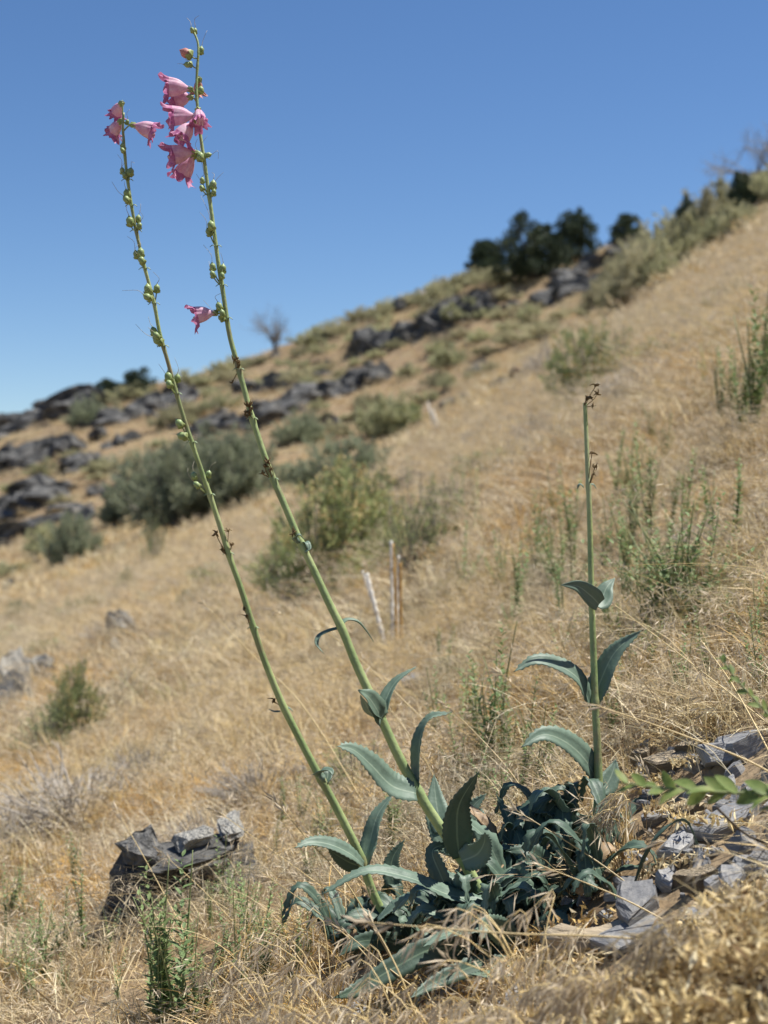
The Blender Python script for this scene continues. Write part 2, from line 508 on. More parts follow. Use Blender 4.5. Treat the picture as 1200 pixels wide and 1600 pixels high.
ledge([(555, 556), (610, 540), (680, 520), (752, 492)], 18, 52, 'dark block of the long ledge under the middle skyline', 'blocks of the upper rock ledge', 27, 3)
ledge([(400, 655), (470, 632), (540, 612), (602, 596)], 15, 36, 'dark boulder of the broken ledge beneath the bare skyline tree', 'boulders of the lower rock ledge', 31, 5)
ledge([(315, 680), (380, 668), (440, 655)], 9, 38, 'dark boulder of the outcrop just above the large thicket', 'boulders above the large thicket', 32, 6)
ledge([(385, 615), (440, 600)], 5, 24, 'dark rock of the small outcrop touching the second stem', 'rocks beside the second flower stem', 24, 4)
ledge([(-10, 690), (40, 662), (90, 648), (150, 640)], 11, 44, 'dark crag block on the far left skyline', 'crag blocks on the left skyline', 36, 8)
ledge([(-10, 738), (50, 722), (110, 702)], 9, 44, 'grey boulder of the band below the left skyline crag', 'boulders of the band below the left crag', 36, 8)
ledge([(150, 672), (200, 656), (250, 640), (282, 628)], 9, 36, 'blocky grey rock below the left skyline juniper', 'rocks beside the left skyline shrubs', 30, 6)
ledge([(-5, 812), (40, 796), (90, 770)], 8, 40, 'large low grey rock of the lower left boulder field', 'rocks of the lower left boulder field', 38, 10)
ledge([(0, 850), (60, 830), (110, 800)], 7, 30, 'flat grey rock at the foot of the boulder field', 'rocks at the foot of the left field', 40, 8)
ledge([(110, 745), (130, 720)], 3, 30, 'pale fractured rock between the two left rock bands', 'rocks between the left rock bands', 26, 5)
ledge([(845, 476), (890, 462), (940, 450), (975, 430)], 13, 36, 'dark grey boulder of the patch below the ridge junipers', 'boulders below the ridge junipers', 26, 8)
ledge([(880, 440), (930, 420), (990, 392)], 9, 30, 'grey rock on the ridge between junipers and sagebrush', 'rocks on the ridge by the junipers', 24, 6)
ledge([(715, 640), (750, 618), (790, 606)], 6, 24, 'small dark rock beside the brown stump', 'rocks beside the brown stump', 22, 4)
for (px, py, w, h) in [(205, 690, 30, 20), (165, 702, 20, 14), (190, 755, 34, 20), (150, 775, 40, 22), (240, 655, 26, 16), (330, 640, 34, 18), (505, 590, 44, 14), (640, 585, 28, 20), (520, 668, 32, 24), (575, 655, 22, 12), (705, 470, 22, 10), (770, 470, 26, 12), (655, 520, 20, 10), (430, 560, 20, 12), (600, 570, 26, 10), (725, 540, 22, 10), (700, 610, 18, 9), (350, 650, 26, 14), (805, 480, 26, 14), (270, 600, 18, 10)]:
    rock(px, py, w, h, BLOCKS, 'small grey rock ' + near_mark(px, py), 'lone rocks ' + near_mark(px, py), 'rock', 'rock', tilt=0.15)
hr = random.Random(33)
for k in range(70):
    if k < 38: px, py = hr.uniform(0, 300), hr.uniform(630, 860)
    else: px, py = hr.uniform(300, 860), hr.uniform(470, 680)
    p = G(px, py)
    if p.y < 31 or p.y > 64: continue
    w = hr.uniform(16, 44)
    rock(px, py, w, w * hr.uniform(0.35, 0.7), BLOCKS, 'small grey rock ' + near_mark(px, py), 'lone rocks ' + near_mark(px, py), 'rock', 'rock', tilt=0.2)
rock(640, 776, 84, 50, BLOCKS, 'dark weathered rock in the grass behind the bleached stalks', name='rock', cat='rock', rz=0.2)
rock(616, 770, 44, 30, BLOCKS, 'smaller rock touching the dark weathered rock behind the stalks', name='rock', cat='rock')
rock(735, 700, 56, 26, SLABS, 'flat pale slab lying in the grass of the mid slope', name='flat_stone', cat='stone', tilt=0.1)
rock(760, 690, 16, 10, SLABS, 'small bluish stone just above the flat pale slab', name='stone', cat='stone')
rock(190, 1004, 46, 56, PALES, 'white rock alone in the tan grass left of the first stem', name='rock', cat='rock', rz=0.4)
rock(178, 1020, 26, 24, PALES, 'small white stone touching the lone white rock', name='stone', cat='stone')
rock(30, 1092, 70, 84, PALES, 'whitish grey rock at the left edge beside green brush', name='rock', cat='rock')
rock(6, 1124, 70, 90, BLOCKS, 'dark grey rock lowest at the left edge below the whitish one', name='rock', cat='rock')
rock(62, 1074, 56, 56, PALES, 'pale flat rock on top of the left edge rock pile', name='rock', cat='rock')
rock(12, 930, 34, 30, BLOCKS, 'small grey rock at left edge in the upper grass', name='rock', cat='rock')
rock(288, 1012, 26, 14, BLOCKS, 'low brown grey rock in the grass near the first stem', name='rock', cat='rock')
rock(245, 1004, 34, 10, SLABS, 'flat grey stone beside the low brown grey rock', name='flat_stone', cat='stone')

# the ledge rock at the lower left: a body with a dark overhang, cap stones and a pale crusted stone
def ledge_rock():
    p = G(235, 1456)
    s = p.y / F * 1.22
    root = empty('ledge_rock', p, 'dark overhanging ledge rock in dry grass at lower left', 'rock')
    def piece(name, mesh, dx, dz, w, h, d, rot, dy=0.0):
        o = link(name, mesh, root)
        o.location = (dx * s, dy, dz * s)
        o.scale = (w * s, d * s, h * s)
        o.rotation_euler = rot
    piece('rock_body', BLOCKS[1], 50, 18, 220, 120, 170, (0.1, -0.16, 0.3), 0.16)
    piece('rock_face', BLOCKS[3], -30, 26, 76, 150, 110, (0.0, 0.30, 0.1), 0.08)
    piece('rock_face', BLOCKS[5], 4, 62, 96, 70, 90, (0.2, -0.1, 0.8), 0.08)
    piece('cap_stone', BLOCKS[4], 40, 88, 190, 34, 130, (0.12, -0.24, 0.2), 0.10)
    piece('cap_stone', BLOCKS[2], -14, 96, 76, 40, 70, (0.2, -0.2, 1.2), 0.06)
    piece('pale_stone', PALES[0], 48, 108, 56, 22, 50, (0.1, -0.3, 0.5), 0.07)
    piece('pale_stone', PALES[1], 100, 118, 80, 18, 60, (0.1, -0.25, 0.9), 0.12)
ledge_rock()

# slates around the foot of the flowering plant, lower right
slates = [
    (1000, 1440, 105, 60, 'large wedge of blue grey slate with flat top beside the leaves', 0.5),
    (985, 1478, 120, 20, 'long thin pale blue slate under the large wedge', 0.2),
    (1150, 1190, 95, 50, 'pale grey slate tilted up at the right edge, uppermost of its heap', -0.2),
    (1120, 1215, 60, 74, 'dark upright slate with shaded face below the pale tilted one', 0.9),
    (1050, 1205, 90, 34, 'cream coloured flat stone lying behind the third stem', 0.1),
    (1095, 1172, 60, 22, 'slender grey slate behind the cream flat stone', 0.3),
    (1135, 1300, 120, 34, 'broad grey slate under the drooping green branch', 0.1),
    (1085, 1310, 60, 26, 'small bluish slate left of the broad one under the branch', 0.7),
    (1160, 1345, 70, 40, 'brown grey slate standing on edge at right', -0.4),
    (1060, 1350, 66, 50, 'grey shattered slate in the middle of the stone heap', 0.6),
    (1100, 1395, 60, 46, 'pale slate fragment with cream top in the stone heap', 0.2),
    (1150, 1405, 66, 56, 'blue slate block near the right edge above the earth bank', 0.5),
    (1190, 1375, 50, 70, 'dark slate slab leaning at the right edge', 0.8),
    (1110, 1440, 90, 24, 'grey slate half buried in the earth bank', 0.0),
    (1045, 1395, 40, 40, 'small pointed slate above the large wedge', 1.0),
    (905, 1405, 40, 60, 'shaded slate standing among the dark leaves', 0.9),
    (1030, 1290, 46, 20, 'small grey slate right of the third stem', 0.4),
    (980, 1395, 44, 24, 'narrow grey slate at the edge of the leaf rosette', 0.2),
    (840, 1570, 90, 30, 'pale tilted slate at the bottom edge of the picture', 0.3),
    (790, 1590, 60, 24, 'grey slate at the bottom edge below the leaves', 0.7),
    (735, 1560, 40, 20, 'small shaded slate under the lowest leaves', 0.2),
    (560, 1598, 60, 18, 'pale slate in the straw at the bottom edge', 0.5),
    (1010, 1190, 40, 16, 'little cream stone left of the cream flat stone', 0.5),
    (1180, 1250, 50, 24, 'grey slate at the right edge behind the branch', 0.5),
    (650, 1072, 40, 10, 'thin bluish stone in the grass behind the second stem', 0.3),
    (470, 1218, 40, 12, 'thin grey stone in the grass behind the first stem', 0.3),
]
for (px, py, w, h, lab, rz) in slates:
    ms = BUFFS if 'cream' in lab else SLABS
    p = G(px, min(py, 1598))
    s = p.y / F
    o = link('flat_stone' if 'cream' in lab or 'pale' in lab else 'slate', rng.choice(ms))
    up = 'upright' in lab or 'standing' in lab or 'leaning' in lab
    o.scale = (w * s * 1.5, w * s * 1.05, max(h * 0.7, 20) * s if not up else 0.4 * w * s)
    o.location = p + Vector((0, 0.012, max(h, 22) * s * (0.33 if not up else 0.45)))
    o.rotation_euler = (rng.uniform(0.05, 0.35), -0.35 + rng.uniform(-0.12, 0.12), rz) if not up else (1.15, rng.uniform(-0.3, 0.3), rz - 0.9)
    tag(o, lab, 'stone')
# rubble chips between them
for k in range(130):
    px, py = rng.uniform(890, 1215), rng.uniform(1150, 1480)
    if px < 1000 and py < 1330: continue
    p = G(px, py); s = p.y / F
    o = link('stone_chip', rng.choice(SLABS + SLABS + BUFFS))
    w = rng.uniform(16, 60) * s
    o.scale = (w, w * rng.uniform(0.5, 0.9), w * rng.uniform(0.2, 0.5))
    o.location = p + Vector((0, 0, w * 0.07))
    o.rotation_euler = (rng.uniform(-0.4, 0.4), -0.4 + rng.uniform(-0.4, 0.4), rng.uniform(0, 6))
    tag(o, 'small chip of grey or cream slate in the stone heap at lower right', 'stone', 'slate chips of the stone heap')
# the pale layered log end in front
def log_piece():
    p = G(905, 1506)
    p.z += 0.022
    root = empty('weathered_wood', p, 'pale buff weathered lump with layered end beside the slates', 'wood')
    mb = MB()
    for k, (dz, rad) in enumerate(((0.0, 0.016), (-0.021, 0.015))):
        pts = [np.array((-0.04 + 0.022 * j, 0.012 * k + 0.004 * math.sin(j * 2 + k), dz + 0.003 * math.sin(j * 1.7 + k) + 0.002 * j)) for j in range(9)]
        tube(mb, pts, [rad * (0.75 if j == 0 else 1) * (1 + 0.1 * math.sin(j * 2.2 + k)) for j in range(9)], 10)
        o = mb.build('layer', M['buff'], root); mb = MB()
log_piece()

# ------------------------------------------------------------------ dry grass (uncountable)
def strip(mb, pts, w, side, mat=0):
    n = len(pts)
    V = []
    for i, p in enumerate(pts):
        ww = w * (1 - (i / (n - 1)) ** 2 * 0.85)
        V += [p - side * ww * 0.5, p + side * ww * 0.5]
    tone = (rng.random(), rng.random())
    mb.add(V, [(2 * i, 2 * i + 1, 2 * i + 3, 2 * i + 2) for i in range(n - 1)], mat, [tone] * len(V))

def tuft(name, seed, blades, rad, l0, l1, w, heads, flat=0.0, nseg=3, headsize=1.0):
    r = np.random.default_rng(seed)
    mb = MB()
    for b in range(blades):
        a = r.uniform(0, 6.283); q = rad * math.sqrt(r.uniform())
        base = np.array((q * math.cos(a), q * math.sin(a), -0.012))
        L = r.uniform(l0, l1)
        az = r.uniform(0, 6.283)
        lean = r.uniform(0.15, 1.0) if flat == 0 else r.uniform(0.9, 1.5)
        d = np.array((math.cos(az) - 0.45, math.sin(az) - 0.1, 0))
        drop = r.uniform(0.2, 0.9)
        pts = []
        for i in range(nseg + 1):
            t = i / nseg
            h = math.cos(min(lean, 1.45)) * (t - drop * 0.5 * t * t)
            o = math.sin(min(lean, 1.45)) * (t * 0.6 + 0.4 * t * t)
            pts.append(base + L * (d * o + np.array((0, 0, h if flat == 0 else 0.18 * t + 0.05 * r.uniform()))))
        side = unit(np.array((r.normal(), r.normal(), 0.3 * r.normal())))
        strip(mb, pts, w * r.uniform(0.7, 1.4), side)
        if r.uniform() < heads:
            tip, dr = pts[-1], unit(pts[-1] - pts[-2])
            for k in range(r.integers(4, 9)):
                hd = unit(dr * 0.7 + r.normal(0, 0.45, 3) + np.array((-0.2, 0, -0.55)))
                s0 = tip - dr * r.uniform(0, 0.25) * L
                hl = r.uniform(0.014, 0.03) * headsize
                sd = unit(np.cross(hd, r.normal(0, 1, 3))) * hl * 0.04
                m1 = s0 + hd * hl * 0.5
                mb.add([s0, m1 - sd, s0 + hd * hl, m1 + sd], [(0, 1, 2, 3)], 1)
    return mb.mesh(name, [M['straw'], M['straw_head']], smooth=False)

def culms(name, seed, n, l0, l1, w):
    r = np.random.default_rng(seed)
    mb = MB()
    for b in range(n):
        L = r.uniform(l0, l1)
        base = np.array((r.normal(0, 0.06), r.normal(0, 0.06), -0.01))
        d = np.array((-0.75 + r.normal(0, 0.45), r.normal(0, 0.35), 0))
        pts = [base + L * (d * (0.25 * t + 0.75 * t * t) + np.array((0, 0, 0.95 * t - 0.42 * t * t))) for t in np.linspace(0, 1, 8)]
        strip(mb, pts, w, unit(np.array((r.normal(), r.normal(), 0.3))))
        for k in range(10):
            q = pts[-1] + (pts[-2] - pts[-1]) * r.uniform(0, 1)
            hd = unit(np.array((-0.4, 0, -0.6)) + r.normal(0, 0.5, 3))
            hl = r.uniform(0.012, 0.024) * w / 0.0014 * 0.8
            sd = unit(np.cross(hd, r.normal(0, 1, 3))) * hl * 0.045
            mb.add([q, q + hd * hl * .5 - sd, q + hd * hl, q + hd * hl * .5 + sd], [(0, 1, 2, 3)], 1)
    return mb.mesh(name, [M['straw'], M['straw_head']], smooth=False)

def library(name, meshes):
    c = bpy.data.collections.new(name)
    for i, me in enumerate(meshes):
        o = bpy.data.objects.new('%s_%02d' % (name, i), me)
        c.objects.link(o)
    return c

def scatter(name, pts, rot, scl, idx, coll, label):
    me = bpy.data.meshes.new(name)
    me.from_pydata([tuple(p) for p in pts], [], [])
    a = me.attributes.new('rot', 'FLOAT_VECTOR', 'POINT'); a.data.foreach_set('vector', np.asarray(rot, np.float32).ravel())
    a = me.attributes.new('scl', 'FLOAT', 'POINT'); a.data.foreach_set('value', np.asarray(scl, np.float32))
    a = me.attributes.new('idx', 'INT', 'POINT'); a.data.foreach_set('value', np.asarray(idx, np.int32))
    o = link(name, me)
    ng = bpy.data.node_groups.new(name + '_scatter', 'GeometryNodeTree')
    ng.interface.new_socket('Geometry', in_out='INPUT', socket_type='NodeSocketGeometry')
    ng.interface.new_socket('Geometry', in_out='OUTPUT', socket_type='NodeSocketGeometry')
    n, l = ng.nodes, ng.links
    gi, go = n.new('NodeGroupInput'), n.new('NodeGroupOutput')
    ci = n.new('GeometryNodeCollectionInfo'); ci.inputs['Collection'].default_value = coll
    ci.inputs['Separate Children'].default_value = True; ci.inputs['Reset Children'].default_value = True
    ip = n.new('GeometryNodeInstanceOnPoints'); ip.inputs['Pick Instance'].default_value = True
    def attr(nm, ty):
        x = n.new('GeometryNodeInputNamedAttribute'); x.data_type = ty; x.inputs['Name'].default_value = nm
        return x.outputs['Attribute']
    e2r = n.new('FunctionNodeEulerToRotation')
    l.new(attr('rot', 'FLOAT_VECTOR'), e2r.inputs[0])
    l.new(gi.outputs[0], ip.inputs['Points']); l.new(ci.outputs[0], ip.inputs['Instance'])
    l.new(attr('idx', 'INT'), ip.inputs['Instance Index'])
    l.new(e2r.outputs[0], ip.inputs['Rotation']); l.new(attr('scl', 'FLOAT'), ip.inputs['Scale'])
    l.new(ip.outputs[0], go.inputs[0])
    md = o.modifiers.new('scatter', 'NODES'); md.node_group = ng
    tag(o, label, 'grass', kind='stuff')
    return o

def field(y0, y1, dens, umax=0.36, keep=None):
    area = umax * (y1 ** 2 - y0 ** 2)
    n = int(area * dens)
    y = np.sqrt(npr.uniform(y0 ** 2, y1 ** 2, n))
    x = npr.uniform(-umax, umax, n) * y
    z = Z(x, y)
    if keep is not None:
        k = keep(x, y, z)
        x, y, z = x[k], y[k], z[k]
    return np.stack([x, y, z], -1)

def thin(px, py, boxes):
    out = np.ones(px.shape)
    for (x0, y0, x1, y1, f) in boxes:
        out = np.where((px > x0) & (px < x1) & (py > y0) & (py < y1), np.minimum(out, f), out)
    return out

def keep_near(x, y, z):
    px, py = 600 + F * x / y, 800 - F * z / y
    d = np.ones(x.shape)
    for (cx, cy, r) in CROWNS:
        d *= np.where((x - cx) ** 2 + (y - cy) ** 2 < r * r, 0.0, 1)
    d *= thin(px, py, [(960, 1140, 1300, 1460, 0.06), (560, 1480, 960, 1620, 0.3), (880, 1440, 1300, 1900, 0.05)])
    dens = 0.55 + 0.9 * (fbm(x / 0.35, y / 0.35, 5, 2) + 0.25)
    return (npr.uniform(size=x.shape) < d * np.clip(dens, 0.25, 1))

C1, C2, C3, C4, C5, C6 = G(790, 1478), G(925, 1340), G(640, 1490), G(850, 1400), G(945, 1400), G(580, 1490)
CROWNS = [(C1.x, C1.y, 0.11), (C2.x, C2.y, 0.08), (C3.x, C3.y, 0.08)]

near_lib = library('near_tuft', [tuft('near_tuft', 1 + i, 64, 0.06, 0.04, 0.125, 0.0018, 0.30, headsize=0.8) for i in range(5)]
                   + [tuft('near_litter', 20 + i, 80, 0.09, 0.03, 0.11, 0.0015, 0.12, flat=1, headsize=0.8) for i in range(3)])
mid_lib = library('mid_tuft', [tuft('mid_tuft', 40 + i, 84, 0.13, 0.05, 0.15, 0.0044, 0.3, headsize=1.3) for i in range(4)]
                  + [tuft('mid_litter', 50 + i, 90, 0.18, 0.06, 0.18, 0.0038, 0.1, flat=1) for i in range(2)])
far_lib = library('far_tuft', [tuft('far_tuft', 60 + i, 110, 0.42, 0.07, 0.17, 0.010, 0.15, headsize=2.5) for i in range(4)])

def put(name, pts, lib, nt, s0, s1, label, weights=None):
    n = len(pts)
    rot = np.stack([npr.normal(0, 0.12, n), npr.normal(0, 0.12, n) - 0.3, npr.normal(0, 0.9, n)], -1)
    idx = npr.choice(nt, n, p=weights)
    scatter(name, pts, rot, npr.uniform(s0, s1, n), idx, lib, label)

near_culm = library('near_culm', [culms('near_culm', 80 + i, 6, 0.16, 0.34, 0.0013) for i in range(4)])
mid_culm = library('mid_culm', [culms('mid_culm', 90 + i, 6, 0.2, 0.42, 0.003) for i in range(3)])
W8 = np.array([1, 1, 1, 1, 1, .9, .9, .9]); W8 = W8 / W8.sum()
put('near_dry_grass', field(1.15, 5.2, 420, keep=keep_near), near_lib, 8, 0.7, 1.25, 'matted dry cheatgrass around the flowering plant', W8)
put('slope_dry_grass', field(4.8, 15, 110, keep=lambda x, y, z: npr.uniform(size=x.shape) < np.clip(0.6 + 1.5 * fbm(x / 1.2, y / 1.2, 9, 2), 0.3, 1)), mid_lib, 6, 0.7, 1.3, 'dry golden grass covering the middle slope')
put('hill_dry_grass', field(14, 80, 9, keep=lambda x, y, z: npr.uniform(size=x.shape) < np.clip(np.where(y < 30, 1.0, 0.55) + 0.8 * fbm(x / 3, y / 3, 13, 2), 0.1, 1)), far_lib, 4, 0.6, 1.15, 'sparse dry grass on the far hillside')

put('near_tall_straw', field(1.9, 5.2, 60, keep=keep_near), near_culm, 4, 0.7, 1.2, 'thin taller straws leaning out of the dry grass')
put('slope_tall_straw', field(5, 16, 36), mid_culm, 3, 0.7, 1.2, 'thin taller straws on the middle slope')
# crumbly litter on the earth bank and among the slates
def litter_mesh(name, seed, n, rad):
    r = np.random.default_rng(seed); mb = MB()
    for k in range(n):
        a, q = r.uniform(0, 6.283), rad * math.sqrt(r.uniform())
        c = np.array((q * math.cos(a), q * math.sin(a), r.uniform(0, 0.012)))
        u = unit(r.normal(0, 1, 3)); v = unit(np.cross(u, r.normal(0, 1, 3)))
        L, W = r.uniform(0.003, 0.010), r.uniform(0.0007, 0.0024)
        tone = (r.uniform(), r.uniform() ** 0.5)
        mb.add([c - u * L, c + v * W + np.cross(u, v) * .002, c + u * L, c - v * W + np.cross(u, v) * .002], [(0, 1, 2, 3)], 0, [tone] * 4)
    return mb.mesh(name, [M['straw']], smooth=False)
litter_lib = library('litter', [litter_mesh('litter', 700 + i, 260, 0.05) for i in range(4)])
def bank_keep(x, y, z):
    px, py = 600 + F * x / y, 800 - F * z / y
    return ((px > 820) & (y < 1.5)) | ((px > 930) & (py > 1130) & (npr.uniform(size=x.shape) < 0.035)) | ((px > 480) & (px < 930) & (y < 2.0) & (npr.uniform(size=x.shape) < 0.2))
o_pts = field(0.95, 2.5, 1500, 0.4, bank_keep)
put('leaf_litter', o_pts, litter_lib, 4, 0.8, 1.4, 'crumbled brown plant litter on the earth bank in front')

# ------------------------------------------------------------------ shrubs, trees, herbs
def shrub_meshes(name, seed, leafmat, branches=60, leaves=18, leaf=(0.075, 0.02), spread=1.15, tipmat=None, bare=False, upright=0.0, twigmat='twig'):
    """unit height, about 1.2 wide; returns (foliage, branches)"""
    r = np.random.default_rng(seed)
    fb, bb = MB(), MB()
    lumps = [(r.uniform(0, 6.283), r.uniform(0.3, 0.9), r.uniform(0.78, 1.15)) for _ in range(9)]
    for b in range(branches):
        az = r.uniform(0, 6.283)
        el = math.acos(1 - r.uniform(0, 1) ** (1.0 + upright) * 0.92)
        f = 1.0
        for (la, lw, lf) in lumps:
            d = abs((az - la + math.pi) % 6.283 - math.pi)
            if d < lw: f *= (1 + (lf - 1) * (1 - d / lw))
        L = r.uniform(0.75, 1.05) * f
        end = np.array((math.sin(el) * math.cos(az) * 0.62 * spread, math.sin(el) * math.sin(az) * 0.62 * spread, math.cos(el) * 0.95 + 0.06)) * L
        mid = end * np.array((0.6, 0.6, 0.38)) + r.normal(0, 0.03, 3)
        pts = catmull([(0, 0, -0.05), mid, end], 6)
        tube(bb, pts, [0.014 * (1 - 0.8 * i / 6) for i in range(7)], 4, cap=False)
        nt = 5 if bare else 4
        for s in range(nt):
            t0 = r.uniform(0.4, 1.0)
            p0 = pts[min(6, int(t0 * 6))]
            d = unit(unit(end) + r.normal(0, 0.5, 3) + np.array((0, 0, 0.35)))
            tl = r.uniform(0.12, 0.28)
            p1 = p0 + d * tl
            if bare or s < 2:
                tube(bb, [p0, (p0 + p1) / 2 + r.normal(0, 0.012, 3), p1], [0.006, 0.004, 0.0015], 3, cap=False)
            if not bare:
                for k in range(leaves):
                    q = p0 + (p1 - p0) * r.uniform(0.1, 1.05) + r.normal(0, 0.02, 3)
                    dd = unit(d + r.normal(0, 0.55, 3))
                    sd = unit(np.cross(dd, r.normal(0, 1, 3))) * leaf[1] * r.uniform(0.7, 1.2)
                    ll = leaf[0] * r.uniform(0.6, 1.3)
                    fb.add([q, q + dd * ll * 0.45 - sd * 0.5, q + dd * ll, q + dd * ll * 0.45 + sd * 0.5], [(0, 1, 2, 3)], 0)
                if tipmat and p1[2] > 0.38 and r.uniform() < 0.45:
                    for k in range(18):
                        q = p1 + r.normal(0, 0.026, 3)
                        dd = unit(r.normal(0, 1, 3) + np.array((0, 0, 0.7)))
                        sd = unit(np.cross(dd, r.normal(0, 1, 3))) * 0.012
                        fb.add([q, q + dd * 0.015 - sd, q + dd * 0.03, q + dd * 0.015 + sd], [(0, 1, 2, 3)], 1)
    fol = fb.mesh(name + '_foliage', [M[leafmat]] + ([M[tipmat]] if tipmat else []), smooth=False) if not bare else None
    br = bb.mesh(name + '_branches', [M[twigmat]])
    return fol, br

KIND = {
    'sage': [shrub_meshes('sage', 200 + i, 'sage', 75, 22, (0.085, 0.03)) for i in range(3)],
    'small': [shrub_meshes('small_sage', 210 + i, 'sage', 34, 14, (0.14, 0.055), 1.5) for i in range(3)],
    'rabbit': [shrub_meshes('rabbit', 220 + i, 'brushgreen', 85, 28, (0.08, 0.014), 1.15, 'flowertip', upright=0.3) for i in range(2)],
    'big': [shrub_meshes('big', 230 + i, 'bigbush', 90, 24, (0.09, 0.026), 1.25) for i in range(2)],
    'dead': [shrub_meshes('dead', 240 + i, None, 120, 0, (0, 0), 1.3, bare=True, twigmat='silver') for i in range(2)],
    'twiggy': [shrub_meshes('twiggy', 250 + i, 'brushgreen', 55, 9, (0.065, 0.014), 1.1, upright=0.4) for i in range(2)],
}

def shrub(px, py, hpx, wpx, kind, label, group=None, name='shrub', cat='shrub', sink=0.03):
    p = G(px, py); s = p.y / F
    fol, br = rng.choice(KIND[kind])
    e = empty(name, p + Vector((0, 0.1 * wpx * s, -sink * hpx * s)), label, cat, group)
    h = hpx * s * 1.12
    w = wpx * s / 1.0
    for nm, me in (('foliage', fol), ('branches', br)):
        if me is None: continue
        o = link(nm, me, e)
        o.scale = (w, w * 0.9, h)
        o.rotation_euler = (0, 0, 0)
        if nm == 'foliage': o['kind'] = 'stuff'
    e.rotation_euler = (0, 0, rng.uniform(0, 6.28))
    return e

S = shrub
# the big grey-green thicket left of the middle
for (px, py, h, w, lab) in [(300, 822, 135, 150, 'tallest grey green bush in the large thicket behind the first stem'),
                            (378, 796, 118, 120, 'grey green bush at the right end of the large thicket'),
                            (238, 806, 100, 110, 'grey green bush at the left end of the large thicket'),
                            (345, 760, 90, 130, 'grey green bush at the back of the large thicket'),
                            (182, 818, 40, 50, 'little bush on the left fringe of the large thicket')]:
    S(px, py, h, w, 'big', lab, name='bush', cat='bush')
S(470, 696, 52, 62, 'big', 'dark green bush beside the rocks behind the second stem', name='bush', cat='bush')
S(540, 770, 86, 130, 'big', 'pale grey green bush behind the tan flowered brush', name='bush', cat='bush')
S(520, 935, 195, 185, 'rabbit', 'green brush with tan flower heads right of the second stem', name='bush', cat='bush')
S(465, 945, 130, 90, 'rabbit', 'lower green brush with tan heads touching the second stem', name='bush', cat='bush')
S(580, 885, 140, 120, 'rabbit', 'green brush behind the bleached stalks', name='bush', cat='bush')
S(655, 900, 150, 130, 'twiggy', 'thin twiggy olive shrub around the bleached stalks')
S(690, 830, 80, 90, 'twiggy', 'thin olive shrub right of the dark weathered rock')
S(612, 684, 74, 80, 'sage', 'yellow green shrub in mid slope above the tan grass gap')
S(640, 672, 40, 56, 'rabbit', 'low yellow green shrub right of the mid slope shrub')
S(115, 882, 80, 66, 'big', 'dark green bush left below the boulder field', name='bush', cat='bush')
S(75, 870, 50, 60, 'sage', 'small grey bush left of the dark green bush')
S(242, 886, 84, 46, 'twiggy', 'slender green shrub below the large thicket')
S(195, 927, 38, 28, 'sage', 'tiny olive shrub in the tan slope left of the first stem')
S(291, 952, 30, 22, 'big', 'tiny dark green shrub close left of the first stem')
S(118, 1160, 115, 75, 'rabbit', 'green brush with yellow base beside the left edge rocks', name='bush', cat='bush')
S(75, 1185, 90, 90, 'twiggy', 'low olive brush below the left edge rocks')
S(125, 1285, 95, 260, 'dead', 'large silvery dead brush at left above the ledge rock', name='dead_brush', cat='dead brush')
S(35, 1330, 70, 150, 'dead', 'smaller silvery dead brush at the left edge', name='dead_brush', cat='dead brush')
S(330, 1330, 60, 120, 'dead', 'low bleached twigs on top of the ledge rock', name='dead_brush', cat='dead brush')
S(920, 628, 112, 110, 'rabbit', 'green shrub behind the top of the third stem')
S(965, 590, 80, 100, 'twiggy', 'thin yellowish shrub right of the green shrub behind the third stem')
S(850, 700, 60, 90, 'dead', 'grey bare shrub left of the third stem', name='dead_brush', cat='dead brush')
S(560, 1240, 70, 170, 'twiggy', 'low grey green shrub between the first and second stems')
S(520, 1310, 50, 90, 'twiggy', 'sparse green shrub beside the foot of the first stem')
hr = random.Random(66)
for (px, py, h, w, kd) in [(48, 968, 34, 70, 'small'), (135, 962, 26, 60, 'small'), (332, 915, 30, 56, 'small'), (165, 1000, 30, 60, 'dead'), (18, 1012, 30, 70, 'small'), (250, 940, 20, 50, 'small'),
                           (90, 1020, 24, 60, 'small'), (350, 1010, 34, 70, 'dead'), (270, 1060, 30, 90, 'dead'), (20, 900, 26, 60, 'small'), (400, 890, 30, 60, 'small'), (230, 1215, 50, 110, 'dead'), (410, 1250, 60, 130, 'dead')]:
    if kd == 'dead': S(px, py, h, w, kd, 'low tangle of dead grey twigs in the left hand straw', 'dead tangles in the left hand straw', 'dead_brush', 'dead brush')
    else: S(px, py, h, w, kd, 'low olive tuft on the tan slope left of the first stem', 'olive tufts left of the first stem', 'shrub', 'shrub')
for (px, py, h, w, kd) in [(870, 590, 60, 90, 'dead'), (1000, 620, 60, 110, 'dead'), (780, 740, 40, 80, 'small'), (1060, 560, 40, 80, 'small'), (720, 800, 50, 80, 'dead'), (880, 790, 36, 60, 'small'), (1120, 860, 50, 110, 'dead'), (1150, 480, 34, 60, 'small'), (800, 860, 36, 60, 'dead')]:
    if kd == 'dead': S(px, py, h, w, kd, 'pale tangle of dead stems on the right hand slope', 'dead tangles on the right hand slope', 'dead_brush', 'dead brush')
    else: S(px, py, h, w, kd, 'low olive tuft in the straw of the right hand slope', 'olive tufts on the right hand slope', 'shrub', 'shrub')
